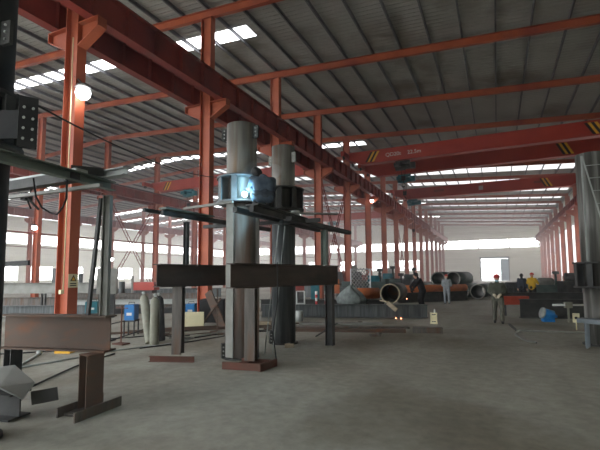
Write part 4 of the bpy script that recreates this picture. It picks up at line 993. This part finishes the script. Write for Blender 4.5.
# bench frame
ibeam((.75,18.3,.36), (4.6,19.3,.36), .34, .72, 'dark', 'steel_beam', 'deep dark beam standing on the floor just behind the blue motor', .025)
t = thing('floor_frame', 'long low floor frame bar running to the right edge before the bench', 'frame', (1.5,14,0))
b = B(); bar(b, (.45,14.0,.03), (3.2,14.3,.03), .05, .05); obj('front_bar', b, M['greysteel'], t)
b = B(); bar(b, (.45,14.0,.03), (.3,15.6,.03), .05, .05); obj('side_bar', b, M['dark'], t)
cable([(.55,14.1,.03),(.4,13.2,.03),(.48,12.4,.03),(.62,11.9,.03),(.8,11.7,.03)], 'grey hose curling on the floor at the left end of the low frame', 'greysteel', .025)
# stool at the right edge
t = thing('work_stand', 'pale blue-grey steel stand at the right edge below the pipe column', 'stand', (1.95,11.6,0))
b = B(); prism(b, csec(.3,.1,.012), (1.68,11.6,.62), (2.5,11.2,.6), up=(0,0,-1)); obj('top', b, M['paleblue'], t)
for x, y in ((1.78,11.45),(1.85,11.62),(2.35,11.15),(2.42,11.33)):
    b = B(); bar(b, (x,y,0), (x,y,.57), .05, .05); obj('leg', b, M['paleblue'], t)
# background machinery behind the bench
for i, (x, y, sx_, h, m, lb) in enumerate(((1.0,36,2.2,.9,'darkpipe','left of the person in dark clothes'),(3.1,34,2.2,1.3,'darkgreen','right of the yellow jacket'),(4.6,33,1.6,1.7,'dark','midway to the right pipe column'),(5.8,31,1.8,1.5,'darkpipe','closest to the right pipe column'))):
    t = thing('machine', 'dark workshop machine, %s' % lb, 'machine', (x,y,0))
    b = B(); box(b, (x,y,h*.35), (sx_,1.2,h*.7), .2); obj('bed', b, M[m], t)
    b = B(); lathe(b, (x-.5,y,h*.85), [(.2,0),(.3,.05),(.3,.9),(.2,1.0)], 16, (1,.2,0)); obj('drum', b, M['greysteel' if i == 1 else m], t)
    b = B(); rod(b, (x+.6,y,h*.6), (x+.6,y,h*1.35), .08, 10); box(b, (x+.6,y,h*1.35), (.4,.3,.2)); obj('head', b, M[m], t)

# ------------------------------------------------------------------ world, camera, view
w = bpy.data.worlds.new('World'); bpy.context.scene.world = w; w.use_nodes = True
bg = w.node_tree.nodes['Background']; bg.inputs[0].default_value = (.93,.97,1,1); bg.inputs[1].default_value = 4.2
cam = bpy.data.cameras.new('Camera'); co = bpy.data.objects.new('Camera', cam); C.objects.link(co)
F = 415.0; cam.sensor_fit = 'HORIZONTAL'; cam.sensor_width = 36; cam.lens = F*36/600; cam.shift_y = 16/600; cam.clip_end = 800; cam.clip_start = .05
yaw, pit, roll = math.radians(25.3), math.atan(34/415), .006
fw = V((-math.sin(yaw)*math.cos(pit), math.cos(yaw)*math.cos(pit), math.sin(pit)))
r0 = V((math.cos(yaw), math.sin(yaw), 0)); u0 = r0.cross(fw)
rt = r0*math.cos(roll)-u0*math.sin(roll); up = r0*math.sin(roll)+u0*math.cos(roll)
co.matrix_world = Matrix.Translation((0,0,1.7)) @ Matrix((rt, up, -fw)).transposed().to_4x4()
sc = bpy.context.scene; sc.camera = co
sc.view_settings.view_transform = 'Standard'; sc.view_settings.look = 'None'; sc.view_settings.gamma = 1
sc.view_settings.use_curve_mapping = False; sc.view_settings.exposure = 0.58
